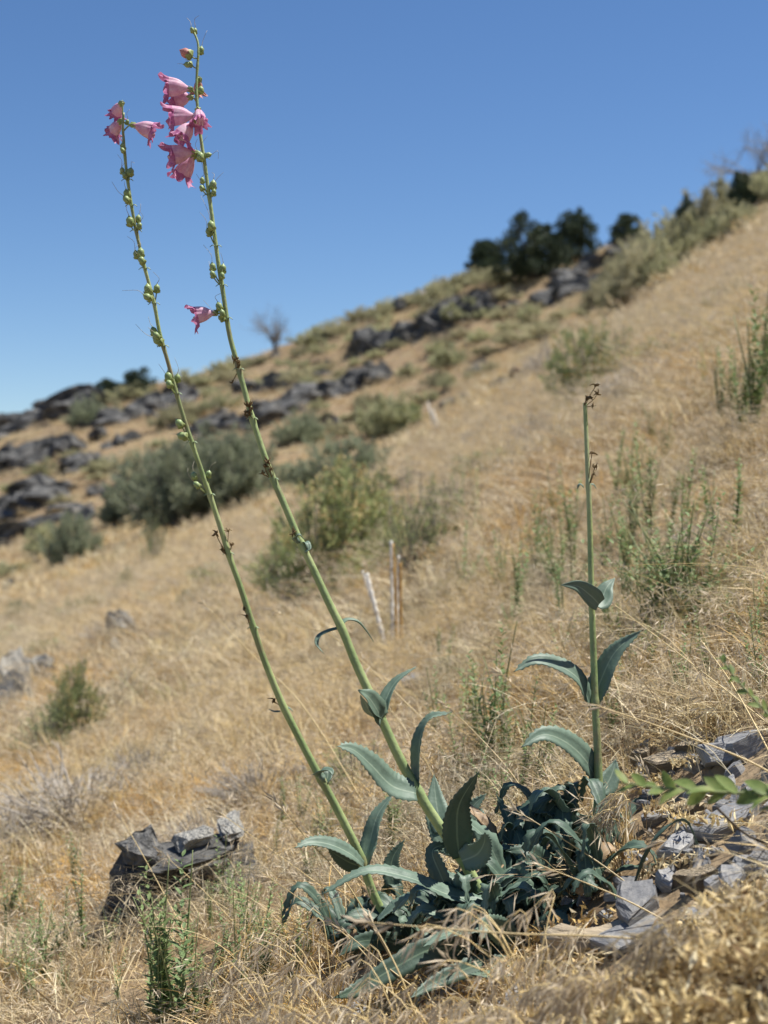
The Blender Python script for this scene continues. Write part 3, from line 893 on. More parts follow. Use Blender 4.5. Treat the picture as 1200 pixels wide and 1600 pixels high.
# sagebrush along the near crest
for (px, py, h, w) in [(968, 476, 64, 56), (990, 450, 62, 60), (1012, 468, 78, 76), (1050, 436, 88, 80), (1030, 420, 70, 60), (1075, 405, 74, 70), (1100, 396, 84, 72), (1128, 372, 64, 66), (1150, 362, 72, 76), (1178, 346, 66, 70), (1205, 332, 62, 70), (1092, 372, 60, 60), (1010, 430, 60, 54), (1230, 318, 60, 70), (1118, 392, 52, 60), (950, 488, 50, 50), (985, 482, 56, 60), (1035, 455, 60, 60), (1140, 380, 50, 60), (1165, 366, 50, 56)]:
    S(px, py, h * 1.1, w * 1.2, 'sage', 'rounded grey green sagebrush of the belt along the right crest', 'sagebrush along the right crest', 'sagebrush', 'sagebrush')
S(1102, 318, 26, 16, 'rabbit', 'tiny yellow tipped shrub on the right skyline')
for (px, py, h, w) in [(485, 542, 28, 44), (530, 526, 26, 40), (565, 500, 20, 26), (505, 552, 20, 30), (690, 452, 18, 30), (725, 446, 20, 34), (765, 447, 26, 50), (740, 440, 20, 40), (790, 445, 20, 30), (640, 478, 18, 30), (600, 505, 16, 24), (615, 488, 14, 22)]:
    S(px, py, h, w, 'small', 'low olive shrub on the skyline between bare tree and junipers', 'low shrubs along the skyline', 'shrub', 'shrub')
for (px, py, h, w) in [(705, 575, 34, 44), (640, 590, 20, 32), (690, 578, 22, 26), (735, 500, 30, 60), (700, 500, 20, 40), (760, 555, 14, 34), (720, 530, 16, 28), (660, 498, 16, 30), (750, 535, 18, 30), (800, 520, 18, 36), (830, 500, 20, 32), (560, 570, 12, 24), (470, 575, 14, 30), (540, 590, 14, 24), (620, 545, 14, 24), (590, 560, 12, 26), (410, 605, 16, 26), (250, 700, 16, 28), (120, 715, 12, 26), (75, 745, 26, 46), (215, 715, 14, 22), (300, 665, 16, 26), (330, 620, 14, 22), (370, 590, 14, 24), (440, 572, 14, 22), (780, 500, 16, 34), (690, 540, 12, 26), (880, 500, 16, 30), (850, 520, 16, 28), (570, 640, 18, 28), (500, 640, 16, 26), (180, 740, 14, 24), (100, 790, 16, 30), (20, 770, 18, 30), (765, 580, 14, 26), (740, 590, 14, 22)]:
    S(px, py, h, w, 'small', 'small olive grey shrub ' + near_mark(px, py), 'small shrubs ' + near_mark(px, py), 'shrub', 'shrub')
hr = random.Random(44)
for k in range(110):
    px = hr.uniform(150, 990)
    py = np.interp(px, SKY_PX, SKY_PY) + 8 + 165 * hr.random() ** 1.4
    p = G(px, py)
    if p.y < 31 or p.y > 64: continue
    if any(min(math.hypot(px - (a[0] + (b[0] - a[0]) * t / 8), (py - 8 - (a[1] + (b[1] - a[1]) * t / 8)) * 1.4) for t in range(9)) < 24 for ln in LEDGES for a, b in zip(ln, ln[1:])): continue
    w = hr.uniform(20, 52)
    S(px, py, w * hr.uniform(0.4, 0.62), w, 'small', 'small olive grey shrub ' + near_mark(px, py), 'small shrubs ' + near_mark(px, py), 'shrub', 'shrub')
S(135, 668, 48, 50, 'big', 'dark rounded shrub in the left crag below the skyline', name='bush', cat='bush')

def juniper_mesh(name, seed, tall=1.0):
    r = np.random.default_rng(seed)
    fb, tb = MB(), MB()
    spires = [(r.normal(0, 0.17), r.normal(0, 0.17), r.uniform(0.72, 1.0)) for _ in range(7)]
    for c in range(150):
        sx, sy, sh = spires[r.integers(0, 7)]
        t = r.uniform(0.03, 1)
        rad = 0.34 * (math.sin(math.pi * min(1, 0.22 + 0.78 * t)) ** 0.7) + 0.02
        az = r.uniform(0, 6.283)
        q = rad * r.uniform(0.55, 1.0)
        cc = np.array((sx * (1 - 0.3 * t) + q * math.cos(az), sy * (1 - 0.3 * t) + q * math.sin(az), 0.04 + sh * t * 0.95))
        cr = r.uniform(0.05, 0.10)
        for k in range(70):
            n = unit(r.normal(0, 1, 3))
            p = cc + n * cr * r.uniform(0.5, 1) * np.array((1, 1, 1.2))
            d = unit(n + np.array((0, 0, 0.7)) + r.normal(0, 0.4, 3))
            sd = unit(np.cross(d, r.normal(0, 1, 3))) * 0.016
            l = r.uniform(0.03, 0.06)
            fb.add([p, p + d * l * .5 - sd, p + d * l, p + d * l * .5 + sd], [(0, 1, 2, 3)])
    for k in range(5):
        a = r.uniform(0, 6.283)
        tube(tb, catmull([(0.02 * math.cos(a), 0.02 * math.sin(a), -0.05), (0.06 * math.cos(a), 0.06 * math.sin(a), 0.3), (spires[k][0], spires[k][1], spires[k][2] * 0.8)], 6), [0.035 * (1 - 0.13 * i) for i in range(7)], 6)
    return fb.mesh(name + '_crown', M['juniper'], smooth=False), tb.mesh(name + '_trunk', M['bark'])
JUN = [juniper_mesh('juniper', 300 + i) for i in range(3)]
for i, (px, py, h, w, lab) in enumerate([
        (758, 432, 58, 64, 'round dark juniper, leftmost of the group on the ridge'),
        (834, 438, 96, 94, 'largest dark juniper in the middle of the ridge group'),
        (904, 408, 76, 66, 'dark juniper with pointed tops at the right of the ridge group'),
        (872, 412, 50, 34, 'narrow dark juniper squeezed between the two big ones'),
        (983, 378, 50, 52, 'lone round juniper on the ridge right of the group'),
        (1070, 420, 104, 46, 'small dark juniper on the right skyline above the sagebrush'),
        (1156, 368, 100, 50, 'little juniper on the right skyline below the dead tree'),
        (208, 620, 44, 46, 'dark juniper on the left skyline crag'),
        (170, 622, 28, 50, 'low dark juniper left of the one on the left crag'),
        (120, 628, 22, 40, 'flat dark juniper on top of the left crag'),]):
    p = G(px, py); 
    if p.y < 40: pass
    s = p.y / F
    w *= 1.14; h *= 1.06
    e = empty('juniper_tree', p + Vector((0, 0, -0.03 * h * s)), lab, 'tree')
    fm, tm = JUN[i % 3]
    for nm, me in (('crown', fm), ('trunk', tm)):
        o = link(nm, me, e); o.scale = (w * s, w * s, h * s)
        if nm == 'crown': o['kind'] = 'stuff'
    e.rotation_euler = (0, 0, i * 1.3)

def bare_tree(px, py, hpx, seed, label, spread=0.5, lean=0.0, depth_levels=5):
    p = G(px, py); s = p.y / F
    r = np.random.default_rng(seed)
    e = empty('bare_tree', p, label, 'tree')
    tb, br = MB(), MB()
    def grow(mb, base, d, L, rad, lev):
        pts = [base]
        for k in range(4):
            d = unit(d + r.normal(0, 0.12, 3) + np.array((lean * 0.1, 0, 0.04)))
            pts.append(pts[-1] + d * L / 4)
        tube(mb, pts, [rad * (1 - 0.12 * k) for k in range(5)], 5 if lev < 2 else 3, cap=False)
        if lev < depth_levels:
            for c in range(3 if lev < 2 else 2 + (r.uniform() < 0.5)):
                nd = unit(d + r.normal(0, spread, 3))
                grow(br, pts[r.integers(2, 5)], nd, L * r.uniform(0.6, 0.85), rad * 0.55, lev + 1)
    h = hpx * s
    for k in range(4):
        grow(tb, np.array((r.normal(0, 0.03) * h, r.normal(0, 0.03) * h, -0.04 * h)), unit(np.array((r.normal(0, 0.35) + lean, r.normal(0, 0.3), 1))), h * 0.36, h * 0.024, 0)
    tb.build('trunk', M['twig'], e); br.build('branches', M['twig'], e)
bare_tree(432, 556, 84, 5, 'bare grey tree standing alone on the left skyline')
bare_tree(1224, 318, 170, 9, 'bare dead tree at the right edge on the skyline', 0.6, -0.25)

def stump():
    p = G(805, 606); s = p.y / F
    e = empty('stump', p, 'dark brown broken stump in mid slope grass', 'stump')
    mb = MB()
    tube(mb, [(0, 0, -3 * s), (0, 0, 10 * s), (1 * s, 0, 26 * s), (0, 0, 32 * s)], [12 * s, 9 * s, 11 * s, 6 * s], 8)
    mb.build('trunk', M['rust'], e, smooth=False)
    mb = MB()
    tube(mb, [(5 * s, 0, 24 * s), (16 * s, 0, 24 * s), (28 * s, 0, 18 * s)], [4 * s, 3 * s, 2 * s], 6)
    mb.build('broken_limb', M['twig'], e)
stump()

# upright leafy herbs
def herb_meshes(name, seed, stems=3, H=1.0, leafn=40, ll=0.105, lw=0.046, lean=0.12, mat='herb'):
    r = np.random.default_rng(seed)
    sb, lb = MB(), MB()
    for s in range(stems):
        az = r.uniform(0, 6.283); le = abs(r.normal(0, lean))
        top = np.array((le * math.cos(az), le * math.sin(az), 1.0 * (1 if s == 0 else r.uniform(0.55, 0.95))))
        b0 = np.array((r.normal(0, 0.03), r.normal(0, 0.03), -0.03)) * (s > 0)
        pts = catmull([b0, b0 * 0.5 + top * np.array((0.3, 0.3, 0.5)) + r.normal(0, 0.015, 3), top], 8)
        tube(sb, pts, [0.011 * (1 - 0.7 * i / 8) for i in range(9)], 5)
        for k in range(leafn):
            t = 0.1 + 0.9 * k / leafn
            q = pts[min(8, int(t * 8))] + (pts[min(8, int(t * 8) + 1)] - pts[min(8, int(t * 8))]) * (t * 8 % 1)
            a = k * 2.4 + r.normal(0, 0.3)
            f = (1.1 - 0.55 * t)
            d = unit(np.array((math.cos(a), math.sin(a), r.uniform(0.5, 1.1))))
            sd = unit(np.cross(d, (0, 0, 1))) * lw * 0.5 * f
            L = ll * f * r.uniform(0.8, 1.2)
            nn = np.cross(sd, d); nn = unit(nn)
            lb.add([q, q + d * L * .3 - sd * .8 + nn * .004, q + d * L * .3 + sd * .8 + nn * .004, q + d * L * .65 - sd * .8 - nn * L * .06, q + d * L * .65 + sd * .8 - nn * L * .06, q + d * L - nn * L * .18, q + d * L * .3, q + d * L * .65 - nn * L * .1],
                   [(0, 6, 1), (0, 2, 6), (1, 6, 7, 3), (6, 2, 4, 7), (3, 7, 5), (7, 4, 5)])
    return sb.mesh(name + '_stems', M['herbstem']), lb.mesh(name + '_leaves', M[mat])
HERB = [herb_meshes('herb', 400 + i, stems=2 + i % 3) for i in range(5)]
HERB_BUSHY = [herb_meshes('bushy_herb', 420 + i, stems=7, leafn=26, lean=0.35, ll=0.10, lw=0.046) for i in range(2)]

def herb(px, py, hpx, label, group, lib=HERB, lean=None, wide=1.0):
    p = G(px, py); s = p.y / F
    e = empty('leafy_herb', p, label, 'herb', group)
    sm, lm = rng.choice(lib)
    h = hpx * s * 1.42
    for nm, me in (('stems', sm), ('leaves', lm)):
        o = link(nm, me, e); o.scale = (h * wide, h * wide, h)
        if nm == 'leaves': o['kind'] = 'stuff'
    e.rotation_euler = (rng.uniform(-0.1, 0.1), (rng.uniform(-0.15, 0.15) if lean is None else lean), 0)
    for o in e.children: o.rotation_euler = (0, 0, rng.uniform(0, 6.28))
for (px, py, h) in [(1180, 690, 170), (1160, 690, 110), (1195, 650, 140), (1128, 670, 90), (1110, 620, 60), (1145, 660, 80)]:
    herb(px, py, h, 'upright green herb of the clump near the upper right edge', 'herbs near the upper right edge')
for (px, py, h, w) in [(1040, 985, 130, 1.2), (1065, 975, 150, 1.0), (1015, 990, 110, 1.2), (1085, 985, 110, 1.1), (1050, 960, 120, 1.3), (1000, 950, 100, 1.0)]:
    herb(px, py, h, 'bushy green herb of the patch right of the third stem', 'herbs of the patch right of the third stem', HERB_BUSHY, wide=w)
for (px, py, h) in [(962, 800, 90), (975, 790, 60), (985, 930, 110), (950, 900, 90), (895, 940, 90), (880, 985, 80), (860, 900, 80), (915, 1010, 90), (955, 1010, 80), (800, 1000, 60), (1040, 730, 60), (1020, 700, 50), (1100, 1060, 80), (1010, 1060, 70), (1170, 960, 70), (1140, 1010, 60), (1195, 1010, 80), (975, 1100, 90), (870, 1060, 80), (1060, 1090, 60)]:
    herb(px, py, h, 'slender green herb in dry grass around the third stem', 'herbs in the grass around the third stem')
for (px, py, h) in [(782, 1185, 150), (768, 1200, 130), (800, 1195, 90), (745, 1190, 110), (722, 1170, 90), (700, 1060, 60), (690, 1050, 50), (830, 1200, 100), (715, 1230, 80), (765, 1260, 90), (810, 1270, 100), (835, 1250, 110), (785, 1290, 90), (860, 1230, 80)]:
    herb(px, py, h, 'dark green leafy herb between the second and third stems', 'herbs between the second and third stems')
for (px, py, h) in [(280, 1600, 190), (250, 1600, 150), (235, 1580, 110), (305, 1600, 120), (320, 1590, 90), (265, 1590, 170)]:
    herb(px, py, h, 'fresh green herb of the clump at the bottom left edge', 'herbs at the bottom left edge')
for (px, py, h) in [(70, 1540, 90), (45, 1560, 70), (95, 1500, 80), (20, 1450, 70), (8, 1460, 60), (60, 1500, 70), (100, 1560, 50), (130, 1400, 50), (165, 1500, 60), (30, 1540, 60)]:
    herb(px, py, h, 'low green herb in the straw at the far lower left', 'herbs at the far lower left')
for (px, py, h) in [(370, 1520, 100), (400, 1530, 110), (395, 1480, 90), (345, 1430, 90), (360, 1440, 70), (420, 1560, 100), (450, 1590, 90), (330, 1460, 60), (380, 1560, 80), (480, 1500, 60)]:
    herb(px, py, h, 'thin green herb between the ledge rock and the first stem', 'herbs right of the ledge rock')
for (px, py, h) in [(440, 1300, 60), (470, 1290, 60), (500, 1340, 70), (610, 1340, 90), (625, 1310, 70), (480, 1400, 60), (430, 1340, 50)]:
    herb(px, py, h, 'small green herb at the foot of the first stem', 'herbs at the foot of the first stem')

hr = random.Random(55)
for k in range(39):
    px, py = hr.uniform(680, 1200), hr.uniform(760, 1170)
    if 895 < px < 950: px += 70
    herb(px, py, hr.uniform(55, 115), 'small green herb sprinkled in the right hand straw', 'herbs sprinkled in the right hand straw')
for k in range(20):
    px, py = hr.uniform(0, 460), hr.uniform(1390, 1590)
    if 150 < px < 345 and py < 1470: continue
    herb(px, py, hr.uniform(40, 90), 'small green herb sprinkled in the lower left straw', 'herbs sprinkled in the lower left straw')

# bleached and ochre dead stalks
def dead_stalks():
    b = G(625, 1010); s = b.y / F
    root = empty('dead_stalks', b, 'cluster of white and ochre dead stalks standing in the grass', 'dead stalks')
    def st(name, x0, y0, x1, y1, w, mat, dy):
        mb = MB()
        y0 = min(y0 + 6, 1030)
        A, B = P3(x0, y0, b.y + dy), P3(x1, y1, b.y + dy + 0.03)
        mid = [(0.5 + 0.004 * rng.uniform(-1, 1)) * A[i] + 0.5 * B[i] for i in range(3)]
        pts = catmull([A, mid, B], 24)
        tube(mb, pts, [w * s * 0.44 * (1.0 + (0.28 if j % 3 == 0 else -0.1) - 0.3 * j / 24) for j in range(25)], 7)
        mb.build(name, M[mat], root, origin=b)
    st('bleached_stalk', 614, 1000, 611, 845, 6.5, 'white_stalk', 0.0)
    st('bleached_stalk', 603, 1010, 573, 896, 8, 'white_stalk', -0.02)
    st('bleached_stalk', 598, 985, 566, 892, 5, 'white_stalk', 0.03)
    st('bleached_stalk', 620, 1000, 623, 868, 5.5, 'white_stalk', 0.05)
    st('ochre_stalk', 627, 1025, 625, 880, 7, 'ochre_stalk', -0.01)
    st('ochre_stalk', 621, 1010, 614, 850, 5, 'ochre_stalk', 0.04)
    st('ochre_stalk', 619, 1008, 618, 900, 4.5, 'ochre_stalk', -0.03)
dead_stalks()
def thin_dead_pair():
    b = G(682, 682); s = b.y / F
    root = empty('dead_stalks', b, 'pair of pale bleached stalks far up the mid slope', 'dead stalks')
    for (x0, x1, y1) in ((684, 668, 628), (690, 676, 640)):
        mb = MB()
        tube(mb, [P3(x0, 688, b.y), P3((x0 + x1) / 2, (688 + y1) / 2, b.y), P3(x1, y1, b.y)], [2 * s, 1.8 * s, 1.0 * s], 6)
        mb.build('bleached_stalk', M['white_stalk'], root, origin=b)
thin_dead_pair()

# long single grass stalks crossing the view
def straw(x0, y0, x1, y1, d0, d1, wpx, sag=0.0, head=True, root_ground=True):
    A, B = P3(x0, y0, d0), P3(x1, y1, d1)
    if root_ground:
        # carry the culm on down to the ground
        d = (A - B).normalized()
        q = A.copy()
        for _ in range(80):
            if q.z <= float(Z(q.x, q.y)): break
            q = q + (d + Vector((0, 0, -0.35))).normalized() * 0.012
        C = q
    else:
        C = A
    e = empty('grass_stalk', C, 'long dry yellow grass stalk slanting across the slope', 'grass stalk', 'long dry grass stalks')
    mid = (A + B) / 2 + Vector((0, 0, sag))
    ctl = ([C] if (C - A).length > 0.02 else []) + [A, mid, B]
    pts = catmull(ctl, 22)
    r0 = wpx * d0 / F * 0.5
    mb = MB()
    tube(mb, pts, [r0 * (1 - 0.65 * i / 22) for i in range(23)], 6)
    mb.build('culm', M['stalk'], e, origin=C)
    if head:
        mb = MB()
        r = np.random.default_rng(int(x0 * 7 + y0))
        dr = unit(pts[-1] - pts[-3])
        for k in range(14):
            s0 = pts[-1] - dr * r.uniform(0, 0.035)
            hd = unit(dr + r.normal(0, 0.35, 3) + np.array((0, 0, -0.25)))
            hl = r.uniform(0.010, 0.022)
            sd = unit(np.cross(hd, r.normal(0, 1, 3))) * hl * 0.09
            nn = unit(np.cross(hd, sd)) * hl * 0.06
            mb.add([s0, s0 + hd * hl * .5 - sd, s0 + hd * hl, s0 + hd * hl * .5 + sd, s0 + hd * hl * .4 + nn], [(0, 1, 4), (1, 2, 4), (2, 3, 4), (3, 0, 4)])
        mb.build('seed_head', M['straw_head'], e, origin=C)
for a in [(545, 1385, 425, 1245, 2.0, 2.05, 3.2), (690, 1578, 520, 1440, 1.75, 1.8, 4.0), (800, 1210, 690, 1095, 2.3, 2.4, 3.2),
          (1205, 1135, 940, 930, 2.0, 2.2, 3.5), (1200, 1172, 1095, 1000, 1.9, 2.1, 4), (1200, 1205, 925, 1100, 1.6, 1.65, 4.5),
          (1100, 1478, 800, 1262, 1.75, 1.85, 4.0), (1120, 1485, 840, 1350, 1.65, 1.7, 4.2), (340, 1590, 215, 1392, 2.2, 2.3, 3.6),
          (480, 1112, 318, 942, 2.9, 3.1, 2.6), (540, 1010, 424, 952, 3.0, 3.1, 2.4), (660, 1180, 560, 1040, 2.6, 2.7, 2.4),
          (1010, 1470, 560, 1440, 1.42, 1.4, 5.0), (560, 1480, 405, 1360, 2.0, 2.1, 2.6), (520, 1400, 330, 1260, 2.3, 2.4, 2.2),
          (640, 1560, 575, 1430, 1.6, 1.65, 4.0), (1180, 1410, 1010, 1300, 1.8, 1.9, 3.2), (400, 1480, 250, 1330, 2.3, 2.5, 2.2),
          (1090, 640, 935, 540, 6.0, 6.3, 1.8), (1200, 570, 1060, 470, 7.0, 7.3, 1.8), (990, 940, 850, 800, 3.6, 3.8, 2.0),
          (1130, 800, 1010, 690, 4.6, 4.8, 2.0), (300, 1480, 180, 1260, 2.4, 2.6, 2.0), (900, 1150, 780, 1050, 2.4, 2.5, 2.2),
          (760, 1590, 700, 1500, 1.5, 1.5, 4), (1080, 1330, 1000, 1190, 1.9, 1.95, 2.6), (640, 1470, 480, 1300, 2.1, 2.2, 2.2)]:
    straw(*a, sag=rng.uniform(-0.004, 0.012))

# seed-headed tufts right in front, out of focus
def front_tuft(px, py, d, hpx, seed, lab):
    base = P3(px, py, d)
    gz = float(Z(base.x, base.y))
    base.z = min(gz, base.z)
    top = (800 - (py - hpx)) / F * d
    h = max(0.08, top - base.z)
    r = np.random.default_rng(seed)
    e = empty('cheatgrass_tuft', base, lab, 'grass tuft', 'brown cheatgrass tufts in front')
    cb, hb = MB(), MB()
    for k in range(16):
        az, le = r.uniform(0, 6.283), r.uniform(0.05, 0.4)
        tip = np.array((h * le * math.cos(az) - 0.15 * h, h * le * math.sin(az), h * r.uniform(0.6, 1)))
        pts = catmull([(r.normal(0, 0.01), r.normal(0, 0.01), -0.01), tip * np.array((.3, .3, .7)), tip, tip + np.array((-0.02, 0, -0.014))], 8)
        tube(cb, pts, [0.0008 * (1 - 0.07 * i) for i in range(9)], 4, cap=False)
        for j in range(15):
            q = pts[r.integers(5, 9)] + r.normal(0, 0.002, 3)
            hd = unit(np.array((-0.35, 0, -0.9)) + r.normal(0, 0.4, 3))
            hl = r.uniform(0.015, 0.03)
            sd = unit(np.cross(hd, r.normal(0, 1, 3))) * hl * 0.038
            nn = unit(np.cross(hd, sd)) * hl * 0.05
            hb.add([q, q + hd * hl * .4 - sd, q + hd * hl, q + hd * hl * .4 + sd, q + hd * hl * .4 + nn], [(0, 1, 4), (1, 2, 4), (2, 3, 4), (3, 0, 4)])
    cb.build('culms', M['stalk'], e); hb.build('seed_heads', M['straw_head'], e)['kind'] = 'stuff'
for i, (px, d, top) in enumerate([(835, 1.45, 1385), (640, 1.5, 1510), (700, 1.45, 1550), (560, 1.5, 1545), (780, 1.38, 1550), (925, 1.36, 1500), (500, 1.6, 1560), (455, 1.6, 1480), (600, 1.4, 1570), (860, 1.25, 1580), (985, 1.9, 1318), (520, 1.75, 1440), (1060, 1.25, 1540), (960, 1.3, 1560)]):
    x = (px - 600) / F * d
    gz = float(Z(x, d)); gpy = 800 - gz / d * F
    front_tuft(px, gpy, d, gpy - top, 500 + i, 'brown drooping cheatgrass tuft close to the camera')

# green leafy branches at the right edge, near the camera
def oval_leaf(mb, q, d, nrm, L, W, mat=0, bend=0.2):
    d = unit(d); s = unit(np.cross(d, nrm)); n2 = np.cross(s, d)
    V, Fc, UV = [], [], []
    N = 7
    for i in range(N + 1):
        t = i / N
        w = W * 0.5 * (math.sin(math.pi * min(1, t * 0.92 + 0.06)) ** 0.8)
        c = q + d * L * t - n2 * bend * L * t * t
        for j in (-1, 0, 1):
            V.append(c + s * w * j + n2 * (abs(j) * w * 0.3)); UV.append((j * 1.0, t))
    for i in range(N):
        for j in range(2):
            a = i * 3 + j
            Fc.append((a, a + 1, a + 4, a + 3))
    mb.add(V, Fc, mat, UV)

def near_branch(ctrl, d0, d1, label, seed, leafL, n, rad):
    c3 = [P3(x, y, d0 + (d1 - d0) * i / (len(ctrl) - 1)) for i, (x, y) in enumerate(ctrl)]
    gx, gy = c3[0].x + 0.05, c3[0].y - 0.02
    pts = catmull([Vector((gx, gy, float(Z(gx, gy))))] + c3, 30)      # it grows out of the bank beyond the frame
    base = Vector(pts[0])
    e = empty('leafy_branch', base, label, 'branch')
    mb = MB(); tube(mb, pts, [rad * (1 - 0.7 * i / 30) for i in range(31)], 7)
    mb.build('stem', M['herbstem'], e, origin=base)
    r = np.random.default_rng(seed)
    for k in range(n):
        t = 0.05 + 0.95 * k / n
        i = min(29, int(t * 30))
        tg = unit(pts[i + 1] - pts[i])
        a = k * 2.3
        up = np.array((0, 0, 1)); sd = unit(np.cross(tg, up))
        d = unit(tg * 0.9 + sd * math.cos(a) * 0.6 + up * (math.sin(a) * 0.7 + 0.1))
        mb = MB()
        oval_leaf(mb, pts[i], d, unit(np.array((r.normal(0, .8), -0.5 + r.normal(0, .5), 1.0))), leafL * r.uniform(0.75, 1.15) * (1.1 - 0.45 * t), leafL * 0.5 * (1.1 - 0.4 * t), bend=r.uniform(-0.3, 0.8))
        mb.build('leaf', M['herbnear'], e, origin=base)
near_branch([(1330, 1300), (1260, 1262), (1200, 1242), (1120, 1238), (1040, 1232), (965, 1222)], 1.30, 1.36, 'blurred green leafy branch reaching in from the right edge', 61, 0.028, 34, 0.0026)
near_branch([(1290, 1230), (1230, 1150), (1190, 1105), (1150, 1060), (1125, 1025)], 1.42, 1.5, 'smaller blurred green branch above, at the right edge', 62, 0.015, 30, 0.0018)
# the dark twig hanging below the branch
def dark_twig():
    q0 = P3(1250, 1345, 1.5); q0.z = float(Z(q0.x, q0.y)) - 0.005
    pts = catmull([q0, P3(1215, 1335, 1.5), P3(1160, 1300, 1.5), P3(1120, 1262, 1.48)], 10)
    e = empty('dark_twig', Vector(pts[0]), 'thin dark twig under the blurred branch at the right edge', 'twig')
    mb = MB(); tube(mb, pts, 0.0013, 6); mb.build('twig_wood', M['bark'], e, origin=pts[0])
dark_twig()

# ------------------------------------------------------------------ the flowering plant
ROOT = Vector((C1.x, C1.y, C1.z))
plant = empty('flowering_plant', ROOT, 'tall flowering plant with pink blooms on long stems and toothed blue green leaves', 'plant')

def stem(pts_px, d0, d1, r_top, r_bot, mat, name='stem', nodes=()):
    n = len(pts_px)
    pts = []
    for i, (x, y) in enumerate(pts_px):
        t = i / (n - 1)
        pts.append(P3(x, y, d1 + (d0 - d1) * t))        # listed from the top down
    cur = catmull(pts, 110)
    ys = [800 - F * p[2] / p[1] for p in cur]
    rad = [(r_top + (r_bot - r_top) * (i / 110) ** 1.35) * (1 + sum(0.24 * math.exp(-((ys[i] - nd) / 6.0) ** 2) for nd in nodes)) * cur[i][1] / F for i in range(111)]
    mb = MB(); tube(mb, cur, rad, 12)
    o = mb.build(name, M[mat], plant, origin=ROOT)
    return o, cur

S1 = [(193, 176), (192, 198), (193, 215), (197, 262), (204, 312), (213, 362), (226, 418), (240, 470), (250, 522), (263, 568), (276, 616), (291, 665), (306, 710), (319, 748), (332, 786), (347, 832), (360, 874), (376, 918), (390, 962), (404, 1006), (421, 1052), (442, 1102), (466, 1150), (491, 1198), (515, 1242), (540, 1290), (562, 1336), (583, 1396), (606, 1440), (632, 1478)]
S2 = [(303, 50), (309, 66), (310, 84), (308, 110), (307, 142), (309, 172), (313, 210), (319, 250), (326, 300), (333, 350), (341, 410), (349, 460), (358, 520), (369, 562), (381, 606), (393, 650), (407, 694), (424, 742), (445, 790), (467, 842), (491, 892), (515, 944), (535, 984), (554, 1032), (576, 1080), (598, 1128), (622, 1180), (652, 1236), (685, 1288), (716, 1332), (742, 1378), (768, 1424), (792, 1468)]
S3 = [(914, 630), (916, 680), (918, 730), (921, 800), (923, 880), (925, 960), (928, 1040), (930, 1100), (933, 1160), (935, 1220), (932, 1290), (924, 1336)]
D1 = (C3.y, 2.02); D2 = (C1.y, 2.0); D3 = (C2.y, 2.06)
stem1, cur1 = stem(S1, D1[0], D1[1], 2.0, 7.6, 'pstem', nodes=(240, 280, 318, 362, 416, 472, 540, 612, 690, 778, 870, 978, 1112, 1220, 1345))
stem2, cur2 = stem(S2, D2[0], D2[1], 1.7, 9.6, 'pstem', nodes=(104, 150, 205, 256, 306, 378, 442, 506, 578, 655, 745, 852, 982, 1115, 1240, 1338))
stem3, cur3 = stem(S3, D3[0], D3[1], 3.3, 7.8, 'pstem', nodes=(760, 940, 1098, 1232))
stem1['label'] = 'left flowering stem'; stem2['label'] = 'tall middle flowering stem'; stem3['label'] = 'broken stem at right'

def on(cur, py):
    """point of a stem where the photograph shows it at that height"""
    best = min(cur, key=lambda p: abs(800 - F * p[2] / p[1] - py))
    return np.array(best)

def leaf(ctrl_px, depths, wpx, nrm, teeth=1.0, fold=0.25, mat='pleaf', profile='lance', n=34, name='leaf', wave=0.0, seed=0, parent=None, cup=1):
    r = np.random.default_rng(seed + int(ctrl_px[0][0] * 13 + ctrl_px[-1][1]))
    d = depths if hasattr(depths, '__len__') else [depths] * len(ctrl_px)
    if len(d) == 2:
        d = [d[0] + (d[1] - d[0]) * i / (len(ctrl_px) - 1) for i in range(len(ctrl_px))]
    pts = catmull([P3(x, y, dd) for (x, y), dd in zip(ctrl_px, d)], n)
    W = wpx * 0.88 * d[0] / F
    return leaf3d(pts, W, nrm, teeth, fold, mat, profile, name, wave, r, parent, cup)

